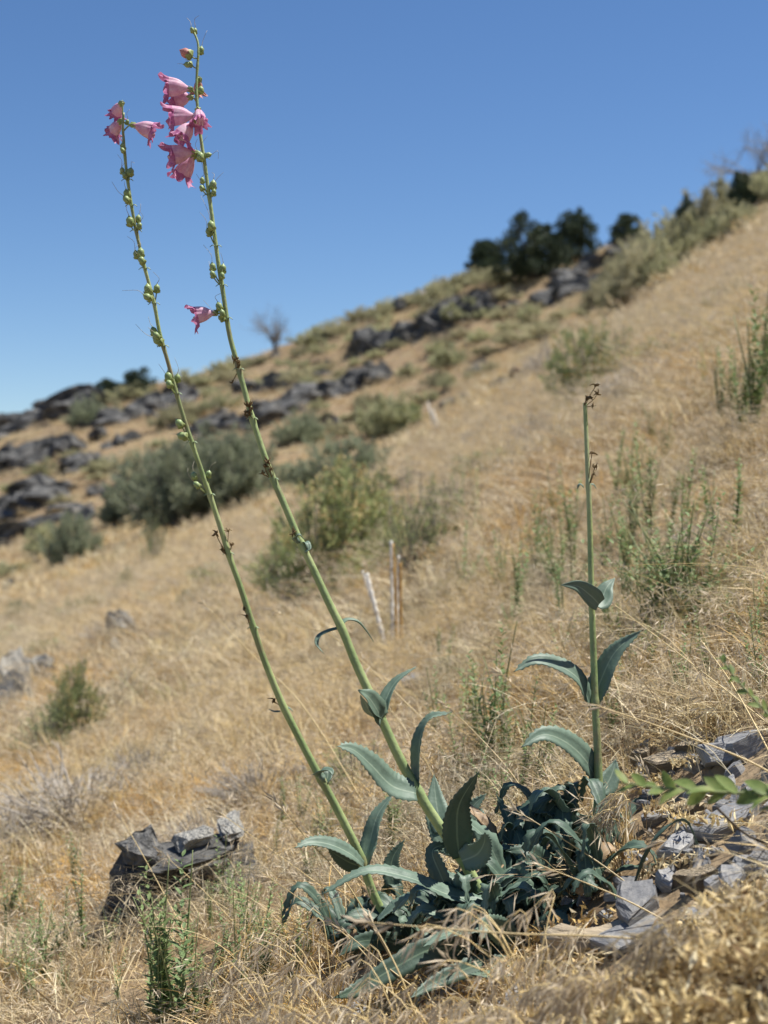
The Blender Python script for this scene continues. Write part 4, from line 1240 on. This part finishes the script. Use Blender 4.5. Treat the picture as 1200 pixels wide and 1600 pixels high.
def leaf3d(pts, W, nrm, teeth, fold, mat, profile, name, wave, r, parent=None, cup=1):
    n = len(pts) - 1
    cols = (-1, -0.55, 0, 0.55, 1)
    V, UV, Fc = [], [], []
    ph = r.uniform(0, 6)
    nrm0 = np.array(nrm, float)
    for i in range(n + 1):
        t = i / n
        tg = unit(pts[min(n, i + 1)] - pts[max(0, i - 1)])
        s = unit(np.cross(tg, nrm0))
        nn = unit(np.cross(s, tg))
        if profile == 'lance':
            w = (min(1, (t + 0.18) / 0.45)) ** 0.8 * (1 - max(0, (t - 0.32) / 0.68) ** 1.7)
        elif profile == 'broad':
            w = (0.75 + 0.25 * min(1, t / 0.2)) * (1 - max(0, (t - 0.25) / 0.75) ** 1.5)
        elif profile == 'round':
            w = math.sqrt(max(0, 1 - (2 * min(1, t * 0.9 + 0.1) - 1) ** 2)) 
        else:  # strap
            w = (1 - t ** 3) * (0.8 + 0.2 * math.sin(math.pi * t))
        hw = W * 0.5 * max(w, 0.02)
        for c in cols:
            e = abs(c)
            ww = hw * c
            p = pts[i] + s * ww + nn * cup * fold * e ** 1.4 * hw
            p = p + nn * wave * W * math.sin(t * 17 + ph + (2 if c > 0 else 0)) * e
            if e == 1 and teeth and i % 2 == 1 and 0.06 < t < 0.97:
                p = p + (s * math.copysign(1, c) + tg * 0.5) * W * 0.085 * teeth * (0.6 + 0.8 * r.uniform())
            V.append(p); UV.append((c, t))
    k = len(cols)
    for i in range(n):
        for j in range(k - 1):
            a = i * k + j
            Fc.append((a, a + 1, a + k + 1, a + k))
    mb = MB(); mb.add(V, Fc, 0, UV)
    o = mb.build(name, M[mat], parent or plant, origin=ROOT)
    sol = o.modifiers.new('thick', 'SOLIDIFY'); sol.thickness = 0.0007; sol.offset = 0
    return o

CAMF = (0.05, -1, 0.25)     # facing the camera
UP = (0.1, -0.25, 1)
dA, dB, dC = D1, D2, D3
def dep(D, py):            # depth of a stem at a picture height
    return D[0] + (D[1] - D[0]) * (1480 - py) / 1400
y2 = lambda py: dep(D2, py); y1 = lambda py: dep(D1, py); y3 = lambda py: dep(D3, py) + 0.03

# middle stem, from the top down
leaf([(470, 855), (462, 846), (467, 836), (474, 842)], [y2(850), y2(850) - .012, y2(850) - .016, y2(850) - .014], 15, UP, 0, 0.4, profile='strap', n=14)
leaf([(468, 856), (478, 848), (482, 858), (476, 864)], [y2(850), y2(850) - .008, y2(850) - .012, y2(850) - .014], 13, UP, 0, 0.4, profile='strap', n=14)
leaf([(532, 982), (514, 987), (499, 995), (495, 1008), (507, 1022)], [y2(980), y2(980) - .02], 11, UP, 0, 0.6, profile='strap', n=18)
leaf([(530, 982), (541, 970), (558, 972), (572, 986), (584, 1003)], [y2(980), y2(980) + .02], 13, UP, 0, 0.5, profile='strap', n=18)
leaf([(596, 1124), (588, 1108), (576, 1090), (560, 1078)], [y2(1110) - .012, y2(1110) - .045], 44, (0.2, -0.9, 0.7), 0.15, 0.3, profile='strap', n=20, wave=.03)
leaf([(592, 1122), (578, 1112), (570, 1096), (563, 1086)], [y2(1110) - .018, y2(1110) - .052], 34, (-0.7, -0.6, -0.2), 0.15, 0.1, profile='broad', n=20)
leaf([(598, 1120), (604, 1092), (620, 1064), (650, 1042)], [y2(1110), y2(1110) + .04], 26, (-0.5, -0.7, 0.6), 0.4, 0.5, profile='broad', n=26)
leaf([(650, 1240), (612, 1228), (580, 1196), (552, 1172), (526, 1166)], [y2(1240) - .012, y2(1240) - .06], 50, (0.25, -0.75, 0.75), 0.8, 0.28, profile='broad', wave=.02)
leaf([(653, 1240), (654, 1200), (658, 1150), (674, 1122), (706, 1113)], [y2(1240), y2(1240) + .02], 32, (-0.85, -0.4, 0.35), 1.0, 0.5, wave=.03)
leaf([(692, 1300), (684, 1268), (680, 1240), (678, 1210)], [y2(1300) + .03, y2(1300) + .07], 40, CAMF, 0.4, 0.2, profile='broad')
leaf([(718, 1340), (714, 1300), (718, 1256), (748, 1206)], [y2(1330) - .012, y2(1330) - .06], 52, (0.15, -1, -0.25), 0.5, 0.12, mat='pleaf_dark', profile='lance', wave=.01)
leaf([(712, 1334), (700, 1318), (684, 1300), (664, 1268)], [y2(1330) + .02, y2(1330) + .04], 44, CAMF, 0.6, 0.25)
leaf([(722, 1345), (745, 1335), (756, 1318), (758, 1300)], [y2(1330) - .02, y2(1330) - .04], 46, CAMF, 0.8, 0.2, profile='broad')
# left stem
leaf([(503, 1222), (498, 1214), (504, 1206), (516, 1205), (520, 1212)], [y1(1220) - .008, y1(1220) - .03], 24, UP, 0, 0.5, profile='strap', n=16)
leaf([(507, 1224), (512, 1214), (510, 1204), (500, 1204)], [y1(1220), y1(1220) + .02], 18, UP, 0, 0.4, mat='pleaf_dark', profile='strap', n=14)
leaf([(438, 1112), (428, 1112), (420, 1108)], y1(1110), 7, UP, 0, 0.3, profile='broad', n=10)
leaf([(440, 1112), (450, 1106), (458, 1112)], y1(1110), 7, UP, 0, 0.3, profile='broad', n=10)
leaf([(568, 1352), (546, 1334), (516, 1320), (486, 1316), (460, 1325)], [y1(1340) - .012, y1(1340) - .07], 32, (0.3, -0.6, 0.85), 0.9, 0.3)
leaf([(566, 1354), (548, 1348), (530, 1338), (512, 1326)], [y1(1340) + .006, y1(1340) - .01], 34, (0, -0.9, -0.4), 0.6, 0.2, mat='pleaf_dark')
leaf([(572, 1352), (578, 1318), (590, 1274), (614, 1240)], [y1(1340), y1(1340) + .04], 34, (-0.6, -0.85, 0.2), 0.6, 0.3, wave=.02)
# third stem
leaf([(912, 762), (906, 757), (902, 764)], y3(760) - .006, 9, UP, 0, 0.3, n=8)
leaf([(918, 762), (926, 757), (932, 764)], y3(760) - .006, 9, UP, 0, 0.3, n=8)
leaf([(936, 944), (922, 930), (902, 916), (876, 914)], [y3(935) - .02, y3(935) - .05], 36, (0.1, -0.95, 0.15), 0, 0.3, mat='pleaf', profile='broad')
leaf([(928, 944), (940, 936), (948, 918), (961, 903)], [y3(935) - .012, y3(935) + .02], 42, (-0.3, -1, 0.3), 0, 0.2, profile='broad')
leaf([(922, 1102), (904, 1062), (872, 1040), (836, 1032), (802, 1050)], [y3(1090) - .012, y3(1090) - .06], 36, (0.35, -0.7, 0.75), 0.8, 0.3)
leaf([(930, 1100), (938, 1066), (962, 1018), (1002, 985)], [y3(1090) - .014, y3(1090) + .0], 40, (-0.5, -0.9, 0.1), 0.5, 0.4, wave=.02)
leaf([(938, 1232), (916, 1190), (884, 1160), (848, 1148), (814, 1168)], [y3(1225) - .014, y3(1225) - .09], 44, (0.3, -0.8, 0.55), 0.8, 0.3)
leaf([(938, 1236), (950, 1222), (958, 1204), (962, 1186)], [y3(1225) + .006, y3(1225) + .03], 38, CAMF, 0.3, 0.25, profile='broad')
leaf([(928, 1332), (958, 1300), (990, 1262), (1032, 1228)], [y3(1320), y3(1320) + .05], 30, (-0.4, -0.8, 0.5), 0.6, 0.35, mat='pleaf_dark')
leaf([(922, 1330), (955, 1352), (976, 1346), (986, 1330)], [y3(1320) - .04, y3(1320) - .10], 40, (0, -0.7, 0.75), 0.8, 0.25)
leaf([(916, 1330), (888, 1348), (868, 1340), (862, 1316)], [y3(1320) - .03, y3(1320) - .07], 48, CAMF, 0.8, 0.2)
leaf([(910, 1338), (880, 1372), (850, 1384), (830, 1410)], [y3(1320) - .04, y3(1320) - .12], 44, UP, 0.8, 0.2)
# the rosette: leaves that can be told apart
leaf([(775, 1412), (700, 1398), (640, 1372), (570, 1362), (502, 1398)], [y2(1400) - .03, y2(1400) - .10], 34, (0.2, -0.45, 0.95), 1.1, 0.3, wave=.03, n=46)
leaf([(590, 1440), (618, 1418), (645, 1402), (668, 1404)], [y1(1400) - .04, y1(1400) - .06], 38, UP, 1.0, 0.3)
leaf([(625, 1400), (612, 1368), (614, 1340), (632, 1312)], [y1(1400) + .03, y1(1400) + .05], 30, CAMF, 0.8, 0.3, mat='pleaf_dark')
leaf([(712, 1420), (690, 1370), (676, 1330), (700, 1318)], [y2(1400) - .02, y2(1400) + .01], 34, (-0.5, -0.9, 0.2), 0.9, 0.35, mat='pleaf_dark', wave=.05)
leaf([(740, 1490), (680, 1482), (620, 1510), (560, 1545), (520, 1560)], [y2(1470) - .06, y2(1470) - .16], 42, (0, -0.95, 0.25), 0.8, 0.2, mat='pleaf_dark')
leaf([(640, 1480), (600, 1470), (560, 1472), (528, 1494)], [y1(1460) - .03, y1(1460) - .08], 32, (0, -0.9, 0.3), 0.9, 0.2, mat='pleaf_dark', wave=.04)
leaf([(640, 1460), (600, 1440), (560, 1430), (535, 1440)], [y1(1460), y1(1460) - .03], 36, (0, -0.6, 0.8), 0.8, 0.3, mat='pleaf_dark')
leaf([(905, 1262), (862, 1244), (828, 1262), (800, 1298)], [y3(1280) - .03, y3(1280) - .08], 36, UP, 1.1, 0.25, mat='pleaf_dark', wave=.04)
leaf([(800, 1460), (760, 1450), (700, 1460), (660, 1480)], [y2(1450) - .05, y2(1450) - .11], 36, UP, 0.9, 0.2)
leaf([(800, 1470), (776, 1450), (758, 1446), (752, 1470)], [y2(1470) - .07, y2(1470) - .13], 44, CAMF, 0.6, 0.2, profile='broad')
leaf([(800, 1450), (830, 1410), (862, 1392), (890, 1400)], [y2(1450), y2(1450) - .03], 44, UP, 0.9, 0.25, mat='pleaf_dark')
leaf([(770, 1400), (800, 1350), (812, 1320), (806, 1296)], [y2(1400) + .05, y2(1400) + .08], 40, CAMF, 0.8, 0.25, mat='pleaf_dark')
leaf([(760, 1400), (770, 1350), (755, 1310), (735, 1282)], [y2(1400) + .05, y2(1400) + .07], 40, CAMF, 0.6, 0.25)
leaf([(800, 1500), (740, 1510), (680, 1535), (640, 1560)], [y2(1480) - .06, y2(1480) - .15], 32, (0, -0.9, 0.4), 0.8, 0.2, mat='pleaf_dark')
leaf([(810, 1490), (800, 1510), (770, 1525), (735, 1522)], [y2(1480) - .08, y2(1480) - .16], 40, UP, 1.0, 0.2)
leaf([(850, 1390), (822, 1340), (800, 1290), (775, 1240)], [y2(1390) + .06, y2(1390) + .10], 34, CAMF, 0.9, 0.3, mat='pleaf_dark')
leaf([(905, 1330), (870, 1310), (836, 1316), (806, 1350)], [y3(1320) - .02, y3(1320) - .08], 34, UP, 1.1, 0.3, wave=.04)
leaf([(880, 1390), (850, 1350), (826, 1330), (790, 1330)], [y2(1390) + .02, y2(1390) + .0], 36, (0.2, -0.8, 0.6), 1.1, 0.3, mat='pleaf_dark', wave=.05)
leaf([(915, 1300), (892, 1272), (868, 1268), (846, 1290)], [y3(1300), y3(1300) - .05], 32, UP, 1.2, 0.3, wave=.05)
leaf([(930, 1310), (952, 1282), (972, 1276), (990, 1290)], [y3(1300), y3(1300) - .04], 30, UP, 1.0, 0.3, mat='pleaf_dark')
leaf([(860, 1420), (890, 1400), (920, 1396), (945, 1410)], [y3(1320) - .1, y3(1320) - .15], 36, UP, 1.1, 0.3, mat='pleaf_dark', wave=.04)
leaf([(830, 1460), (860, 1440), (884, 1446), (900, 1470)], [y2(1450) - .06, y2(1450) - .12], 40, (0, -0.6, 0.8), 1.1, 0.3, mat='pleaf_dark', wave=.04)
leaf([(760, 1300), (744, 1280), (738, 1262), (760, 1240)], [y2(1300) + .10, y2(1300) + .12], 34, CAMF, 0.9, 0.3)
# and the crowd between and under them
for k in range(200):
    r = np.random.default_rng(900 + k)
    c = [C1, C1, C4, C3, C2, C5 if k % 2 else C4, C4, C6, C1][k % 9]
    az = r.uniform(0, 6.283)
    L = r.uniform(0.04, 0.092)
    d = np.array((math.cos(az), math.sin(az) * 0.8, 0))
    b = np.array(c) + np.array((r.normal(0, 0.022) - 0.02, r.normal(0, 0.025), -0.005 + abs(r.normal(0, 0.012))))
    lift = r.uniform(0.6, 2.1)
    pts = catmull([b, b + d * L * 0.4 + np.array((0, 0, L * 0.45 * lift)), b + d * L * 0.8 + np.array((0, 0, L * 0.6 * lift)), b + d * L * 1.05 + np.array((0, 0, L * 0.35 * lift))], 24)
    pts = [np.array((p[0], p[1], max(p[2], float(Z(p[0], p[1])) + 0.004))) for p in pts]
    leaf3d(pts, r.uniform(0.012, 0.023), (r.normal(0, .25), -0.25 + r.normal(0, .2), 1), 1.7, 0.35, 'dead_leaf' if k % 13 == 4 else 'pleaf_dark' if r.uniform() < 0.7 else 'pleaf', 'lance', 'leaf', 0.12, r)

def ring_surface(mb, rows, mat=0, close=True):
    k = len(rows[0])
    V = [p for r_ in rows for p in r_]
    Fc = [(i * k + j, i * k + (j + 1) % k, (i + 1) * k + (j + 1) % k, (i + 1) * k + j) for i in range(len(rows) - 1) for j in range(k if close else k - 1)]
    mb.add(V, Fc, mat)

def flower(node, base_px, tip_px, D, ddepth, size, seed, facing_cam=0.0, mat='pink', lobemat='magenta', up=(0, 0, 1)):
    """inflated two-lipped corolla; base (calyx) and mouth given where the photograph shows them"""
    r = np.random.default_rng(seed)
    B = np.array(P3(base_px[0], base_px[1], D)); T = np.array(P3(tip_px[0], tip_px[1], D + ddepth))
    X = unit(T - B); up = np.array(up, float)
    Yv = unit(np.cross(up, X)); Zv = np.cross(X, Yv)
    L = size * 0.87
    K = 40
    prof = [(0, .0022), (.12, .0027), (.24, .0036), (.38, .0060), (.52, .0083), (.68, .0096), (.84, .0101), (1.0, .0104)]
    rows = []
    for (t, rad) in prof:
        rad = rad * L / 0.027
        row = []
        for j in range(K):
            a = 2 * math.pi * j / K
            bulge = 1 + 0.05 * t * math.sin(7 * a + seed) + 0.04 * t * t * math.sin(13 * a + seed * 3) + (0.16 if math.sin(a) < 0 else 0.02) * abs(math.sin(a)) * t
            row.append(B + X * L * t * (1 + 0.10 * math.sin(a) + 0.015 * math.sin(5 * a + seed)) + (Yv * math.cos(a) * 0.88 + Zv * math.sin(a)) * bulge * rad - Zv * 0.0022 * t * t * L / .027)
        rows.append(row)
    mb = MB(); ring_surface(mb, rows)
    # five lobes, each outlined by a rounded edge
    lobes = [(62, 27, 0.0120, 0, 38), (118, 27, 0.0120, 0, 38), (198, 36, 0.0105, 10, 100), (270, 36, 0.0125, 25, 118), (342, 36, 0.0105, 10, 100)]
    rim = rows[-1]
    prev = [p.copy() for p in rim]
    lrows = [rim]
    NR = 6
    jit = [r.uniform(0.85, 1.15) for _ in lobes]
    for s in range(1, NR + 1):
        row = []
        for j in range(K):
            a = math.degrees(2 * math.pi * j / K)
            bi, bd = 0, 9
            for q, (c, hw, ll, a0, a1) in enumerate(lobes):
                dd = abs((a - c + 180) % 360 - 180) / hw
                if dd < bd: bi, bd = q, dd
            c, hw, ll, a0, a1 = lobes[bi]
            ln = ll * jit[bi] * L / 0.027 * math.sqrt(max(0, 1 - min(1, bd) ** 2.4))
            ang = math.radians(a0 + (a1 - a0) * (s - 0.5) / NR)
            rad = Yv * math.cos(math.radians(a)) + Zv * math.sin(math.radians(a))
            st = X * math.cos(ang) + rad * math.sin(ang)
            row.append(prev[j] + st * ln / NR + (X * 0.0013 * math.sin(j * 1.3 + 0.6 * s + seed) + rad * 0.0013 * math.sin(j * 1.9 + seed * 2)) * (s / NR) - np.array((0, 0, 0.0007)) * s / NR)
        prev = row; lrows.append(row)
    mb2 = MB()
    half = lrows[:3]
    ring_surface(mb2, lrows)
    fl = mb.build('flower', M[mat], plant, origin=ROOT)
    lo = mb2.build('petal_lobes', M[lobemat], fl, origin=ROOT)
    for o in (fl, lo):
        sub = o.modifiers.new('smooth', 'SUBSURF'); sub.levels = 1; sub.render_levels = 1
    # calyx and pedicel
    cb = MB()
    crow = []
    for i in range(6):
        t = i / 5
        row = []
        for j in range(20):
            a = 2 * math.pi * j / 20
            lob = 0.35 + 0.65 * abs(math.cos(2.5 * a))
            tt = t * lob
            rr = (0.0016 + 0.0026 * math.sin(min(1, t * 1.3) * 1.5))
            row.append(B - X * 0.002 + X * 0.0085 * tt + (Yv * math.cos(a) + Zv * math.sin(a)) * rr)
        crow.append(row)
    ring_surface(cb, crow)
    nd = np.array(node)
    tube(cb, catmull([nd, (nd + B) / 2 + np.array((0, 0, 0.0015)), B - X * 0.001], 6), 0.0010, 6)
    cb.build('calyx', M['calyx'], fl, origin=ROOT)
    fb = MB()
    for k in range(3):
        yo = (k - 1) * 0.003
        tube(fb, catmull([B + X * L * .4, B + X * L * .85 + Yv * yo - Zv * 0.003, B + X * L * 1.2 + Yv * yo * 1.4 - Zv * (0.005 + .001 * k)], 8), [0.0006] * 8 + [0.0009], 5)
    fb.build('stamens', M['filament'], fl, origin=ROOT)
    return fl

def fl(cur, npy, base, tip, dd, size, seed, mat='pink', lobemat='magenta', up=(0, 0, 1), off=0.0):
    nd = on(cur, npy)
    return flower(nd, base, tip, nd[1] + off, dd, size, seed, mat=mat, lobemat=lobemat, up=up)

# middle stem flowers (base = calyx, tip = mouth)
fl(cur2, 150, (300, 140), (262, 131), -.004, 0.034, 1)
fl(cur2, 158, (300, 152), (272, 152), .020, 0.028, 2, off=.006)
fl(cur2, 126, (311, 122), (309, 140), .016, 0.020, 3, mat='rosebud', lobemat='rosebud', off=.005)
fl(cur2, 205, (308, 182), (268, 177), -.006, 0.035, 4)
fl(cur2, 205, (309, 170), (313, 190), -.022, 0.027, 5, off=-.006)
fl(cur2, 205, (304, 190), (284, 208), -.010, 0.031, 6, off=-.010)
fl(cur2, 246, (306, 238), (275, 238), -.006, 0.034, 7, off=-.004)
fl(cur2, 246, (305, 242), (287, 264), .008, 0.033, 8, off=.006)
fl(cur2, 498, (339, 489), (309, 489), -.004, 0.029, 9)
# left stem flowers
fl(cur1, 205, (205, 195), (238, 201), .004, 0.030, 10)
fl(cur1, 185, (191, 160), (182, 172), .016, 0.024, 11, off=.004)
fl(cur1, 205, (190, 188), (179, 200), .014, 0.025, 12, off=.003)

def capsule(cur, npy, c_px, tip_dir, size=1.0, seed=0, doff=0.0, mat='capsule', name='seed_capsule', style=True):
    """ovoid capsule; c_px = its middle in the photograph, tip_dir = where the point goes"""
    r = np.random.default_rng(seed + int(c_px[0] * 31 + c_px[1]))
    nd = on(cur, npy)
    D = nd[1] + doff
    ax = unit(np.array((tip_dir[0], r.normal(0, 0.2), -tip_dir[1])))
    L = 0.0135 * size; R = 0.0050 * size
    C = np.array(P3(c_px[0], c_px[1], D))
    B = C - ax * L * 0.5
    a1 = unit(np.cross(ax, (0.1, 1, 0.2))); a2 = np.cross(ax, a1)
    rows = []
    for i in range(10):
        t = i / 9
        rad = R * (math.sin(math.pi * min(1, t * 0.72 + 0.16)) ** 0.85) * (1 - max(0, (t - .72) / .28) * 0.82)
        rows.append([B + ax * L * t + (a1 * math.cos(2 * math.pi * j / 12) + a2 * math.sin(2 * math.pi * j / 12)) * rad * (1 - 0.05 * abs(math.cos(math.pi * 2 * j / 12))) for j in range(12)])
    mb = MB(); ring_surface(mb, rows)
    mb.add(rows[-1], [tuple(range(12))])
    o = mb.build(name, M[mat], plant, origin=ROOT)
    cb = MB()
    crow = []
    for i in range(5):
        t = i / 4
        crow.append([B - ax * 0.001 + ax * L * 0.42 * t * (0.4 + 0.6 * abs(math.cos(2.5 * 2 * math.pi * j / 20))) + (a1 * math.cos(2 * math.pi * j / 20) + a2 * math.sin(2 * math.pi * j / 20)) * R * (0.35 + 0.78 * math.sin(min(1.5, 1.9 * t))) for j in range(20)])
    ring_surface(cb, crow)
    tube(cb, catmull([nd, nd * 0.4 + B * 0.6 + np.array((0, 0, -0.001)), B], 5), 0.0009, 5)
    cb.build('calyx', M['calyx'], o, origin=ROOT)
    if style:
        sb = MB(); tp = rows[-1][0] * 0.5 + rows[-1][6] * 0.5
        sl = r.uniform(0.008, 0.022)
        tube(sb, catmull([tp, tp + ax * sl * .5 + r.normal(0, .0015, 3), tp + ax * sl + r.normal(0, .005, 3)], 6), [0.0004, 0.00035, 0.0003, 0.00028, 0.00025, 0.00022, 0.0002], 4)
        sb.build('style', M['style'], o, origin=ROOT)

def bract_pair(cur, py, w=9, mat='calyx', n=2):
    nd = on(cur, py)
    s = nd[1] / F
    for sg in (-1, 1)[:n]:
        pts = catmull([nd, nd + np.array((sg * w * 0.6 * s, -0.003, 0.3 * w * s)), nd + np.array((sg * w * 1.2 * s, -0.004, -0.1 * w * s))], 8)
        r = np.random.default_rng(int(py))
        leaf3d(pts, w * 0.5 * s, (0, -0.3, 1), 0, 0.2, 'pstem_low', 'broad', 'bract', 0, r)

# capsules: (stem, node height, [(cx, cy, tipdx, tipdy, size, depth offset)])
for cur, npy, lst in [
    (cur1, 188, [(199, 190, .2, -1, .55, .004)]),
    (cur1, 240, [(192, 228, -.1, -1, .75, -.004), (191, 234, -.5, -.8, .6, -.008)]),
    (cur1, 280, [(191, 266, -.1, -1, .7, 0), (204, 268, .1, -1, .95, -.004), (194, 273, -.3, -1, .6, -.008)]),
    (cur1, 318, [(198, 302, -.15, -1, .95, -.004), (197, 311, -.6, -.7, .9, -.010)]),
    (cur1, 362, [(203, 345, -.2, -1, 1.1, -.004), (216, 341, .1, -1, .8, .004), (218, 352, .2, -1, .7, -.004)]),
    (cur1, 416, [(213, 397, -.3, -1, .9, 0), (220, 394, 0, -1, 1.0, -.008), (221, 406, -.5, -.8, .9, -.012)]),
    (cur1, 472, [(231, 451, -.1, -1, 1.1, -.003), (245, 450, .1, -1, .9, .003), (230, 464, -.8, -.5, 1.0, -.008)]),
    (cur1, 540, [(240, 517, -.3, -1, 1.0, 0), (244, 524, -.6, -.8, .9, -.010), (246, 532, -.8, -.5, 1.15, -.006)]),
    (cur1, 612, [(263, 588, -.15, -1, 1.1, -.003), (264, 599, -.4, -.9, .9, -.009), (277, 590, .1, -1, .9, .004)]),
    (cur1, 690, [(280, 661, -.6, -.8, 1.05, -.004), (284, 681, -.95, -.3, 1.15, -.004)]),
    (cur1, 778, [(303, 743, -.2, -1, .9, -.002), (307, 757, -.7, -.7, .85, -.007), (326, 740, .2, -1, .8, .002)]),
    (cur2, 52, [(300, 46, -.3, -1, .6, -.003), (305, 48, .1, -1, .6, .003)]),
    (cur2, 84, [(314, 78, .2, -1, .85, .005)]),
    (cur2, 104, [(293, 101, -1, .0, .85, 0)]),
    (cur2, 140, [(314, 140, 0, -.3, .8, .006)]),
    (cur2, 256, [(313, 244, 0, -1, 1.0, -.010), (326, 242, 1, -.2, .7, 0), (310, 240, -.3, -1, .7, .006)]),
    (cur2, 306, [(316, 281, -.1, -1, .65, 0), (315, 293, -.4, -.9, .65, -.004), (333, 288, .1, -1, .95, 0), (334, 300, .2, -1, .7, -.005)]),
    (cur2, 378, [(330, 352, -.2, -1, 1.05, -.005), (326, 362, -.4, -.9, .85, -.003)]),
    (cur2, 442, [(332, 416, -.1, -1, .85, 0), (332, 428, -.3, -.9, .75, -.006), (348, 419, .15, -1, .95, 0), (347, 430, 0, -1, .7, -.006)]),
    (cur2, 506, [(342, 478, -.3, -1, .9, -.003), (347, 489, -.2, -1, .8, -.010), (345, 497, -.6, -.6, .7, -.006)]),
]:
    for (cx, cy, tx, ty, sz, do) in lst:
        capsule(cur, npy, (cx, cy), (tx, ty), sz, 0, do)
    if npy > 250: bract_pair(cur, npy, 8)
# pink buds near the top of the middle stem
capsule(cur2, 92, (290, 83, ), (-1, -.55), 1.35, 3, 0, 'rosebud', 'flower_bud', style=False)

# withered remains at the lower nodes
def withered(cur, py, spots, seed):
    nd = on(cur, py)
    r = np.random.default_rng(seed)
    for (cx, cy, sz) in spots:
        C = np.array(P3(cx, cy, nd[1] - 0.004))
        mb = MB()
        tube(mb, catmull([nd, (nd + C) / 2 + r.normal(0, .0015, 3), C], 5), 0.0006, 4)
        for k in range(7):
            d = unit(r.normal(0, 1, 3) + np.array((0, 0, 0.6)))
            L = r.uniform(0.004, 0.009) * sz
            s = unit(np.cross(d, r.normal(0, 1, 3)))
            pts = catmull([C, C + d * L * .5 + s * L * .2, C + d * L + r.normal(0, .002, 3)], 4)
            tube(mb, pts, [0.0011 * sz, 0.0014 * sz, 0.0012 * sz, 0.0008 * sz, 0.0003], 5)
        mb.build('withered_flower', M['withered'], plant, origin=ROOT)
withered(cur2, 578, [(369, 562, 1), (374, 566, .8), (372, 574, .8), (363, 598, .5)], 1)
withered(cur2, 655, [(388, 634, 1.1), (393, 640, .9), (384, 645, .9), (390, 648, .8)], 2)
withered(cur2, 745, [(418, 722, 1), (414, 730, .8), (410, 740, .8), (422, 736, .7)], 3)
withered(cur2, 850, [(458, 833, .8), (460, 842, .5)], 4)
withered(cur1, 870, [(337, 834, 1.1), (357, 830, .7), (348, 862, 1), (362, 852, .8)], 5)
withered(cur1, 970, [(381, 952, .7), (386, 962, .7), (388, 970, .5)], 6)
withered(cur1, 1112, [(428, 1096, .9)], 7)
withered(cur3, 634, [(931, 603, .9), (933, 616, .9), (916, 624, 1.1), (923, 622, .8), (926, 634, .5)], 8)
withered(cur3, 760, [(925, 708, .9), (930, 730, .8), (927, 742, .5)], 9)
for cur, py in ((cur2, 578), (cur2, 655), (cur2, 745), (cur1, 870), (cur1, 978)):
    bract_pair(cur, py, 8)

# ------------------------------------------------------------------ tell the members of the smaller groups apart by their order
ORD = 'leftmost,second,third,fourth,fifth,sixth,seventh,eighth,ninth,tenth,eleventh,twelfth,thirteenth,fourteenth,fifteenth,sixteenth,seventeenth,eighteenth,nineteenth,twentieth'.split(',')
ORD += ['twenty-' + w for w in 'first,second,third,fourth,fifth,sixth,seventh,eighth,ninth'.split(',')] + ['thirtieth'] + ['thirty-' + w for w in 'first,second,third,fourth,fifth,sixth,seventh,eighth,ninth'.split(',')] + ['fortieth']
groups = {}
for o in scene.objects:
    if o.parent is None and 'group' in o.keys():
        groups.setdefault(o['group'], []).append(o)
for g, mem in groups.items():
    if 1 < len(mem) <= 40:
        mem.sort(key=lambda o: o.location.x / max(o.location.y, 0.1))
        for k, o in enumerate(mem):
            o['label'] = o['label'] + (', ' + ORD[k] + ' of these' if k == 0 else ', rightmost of these' if k == len(mem) - 1 else ', ' + ORD[k] + ' from left')
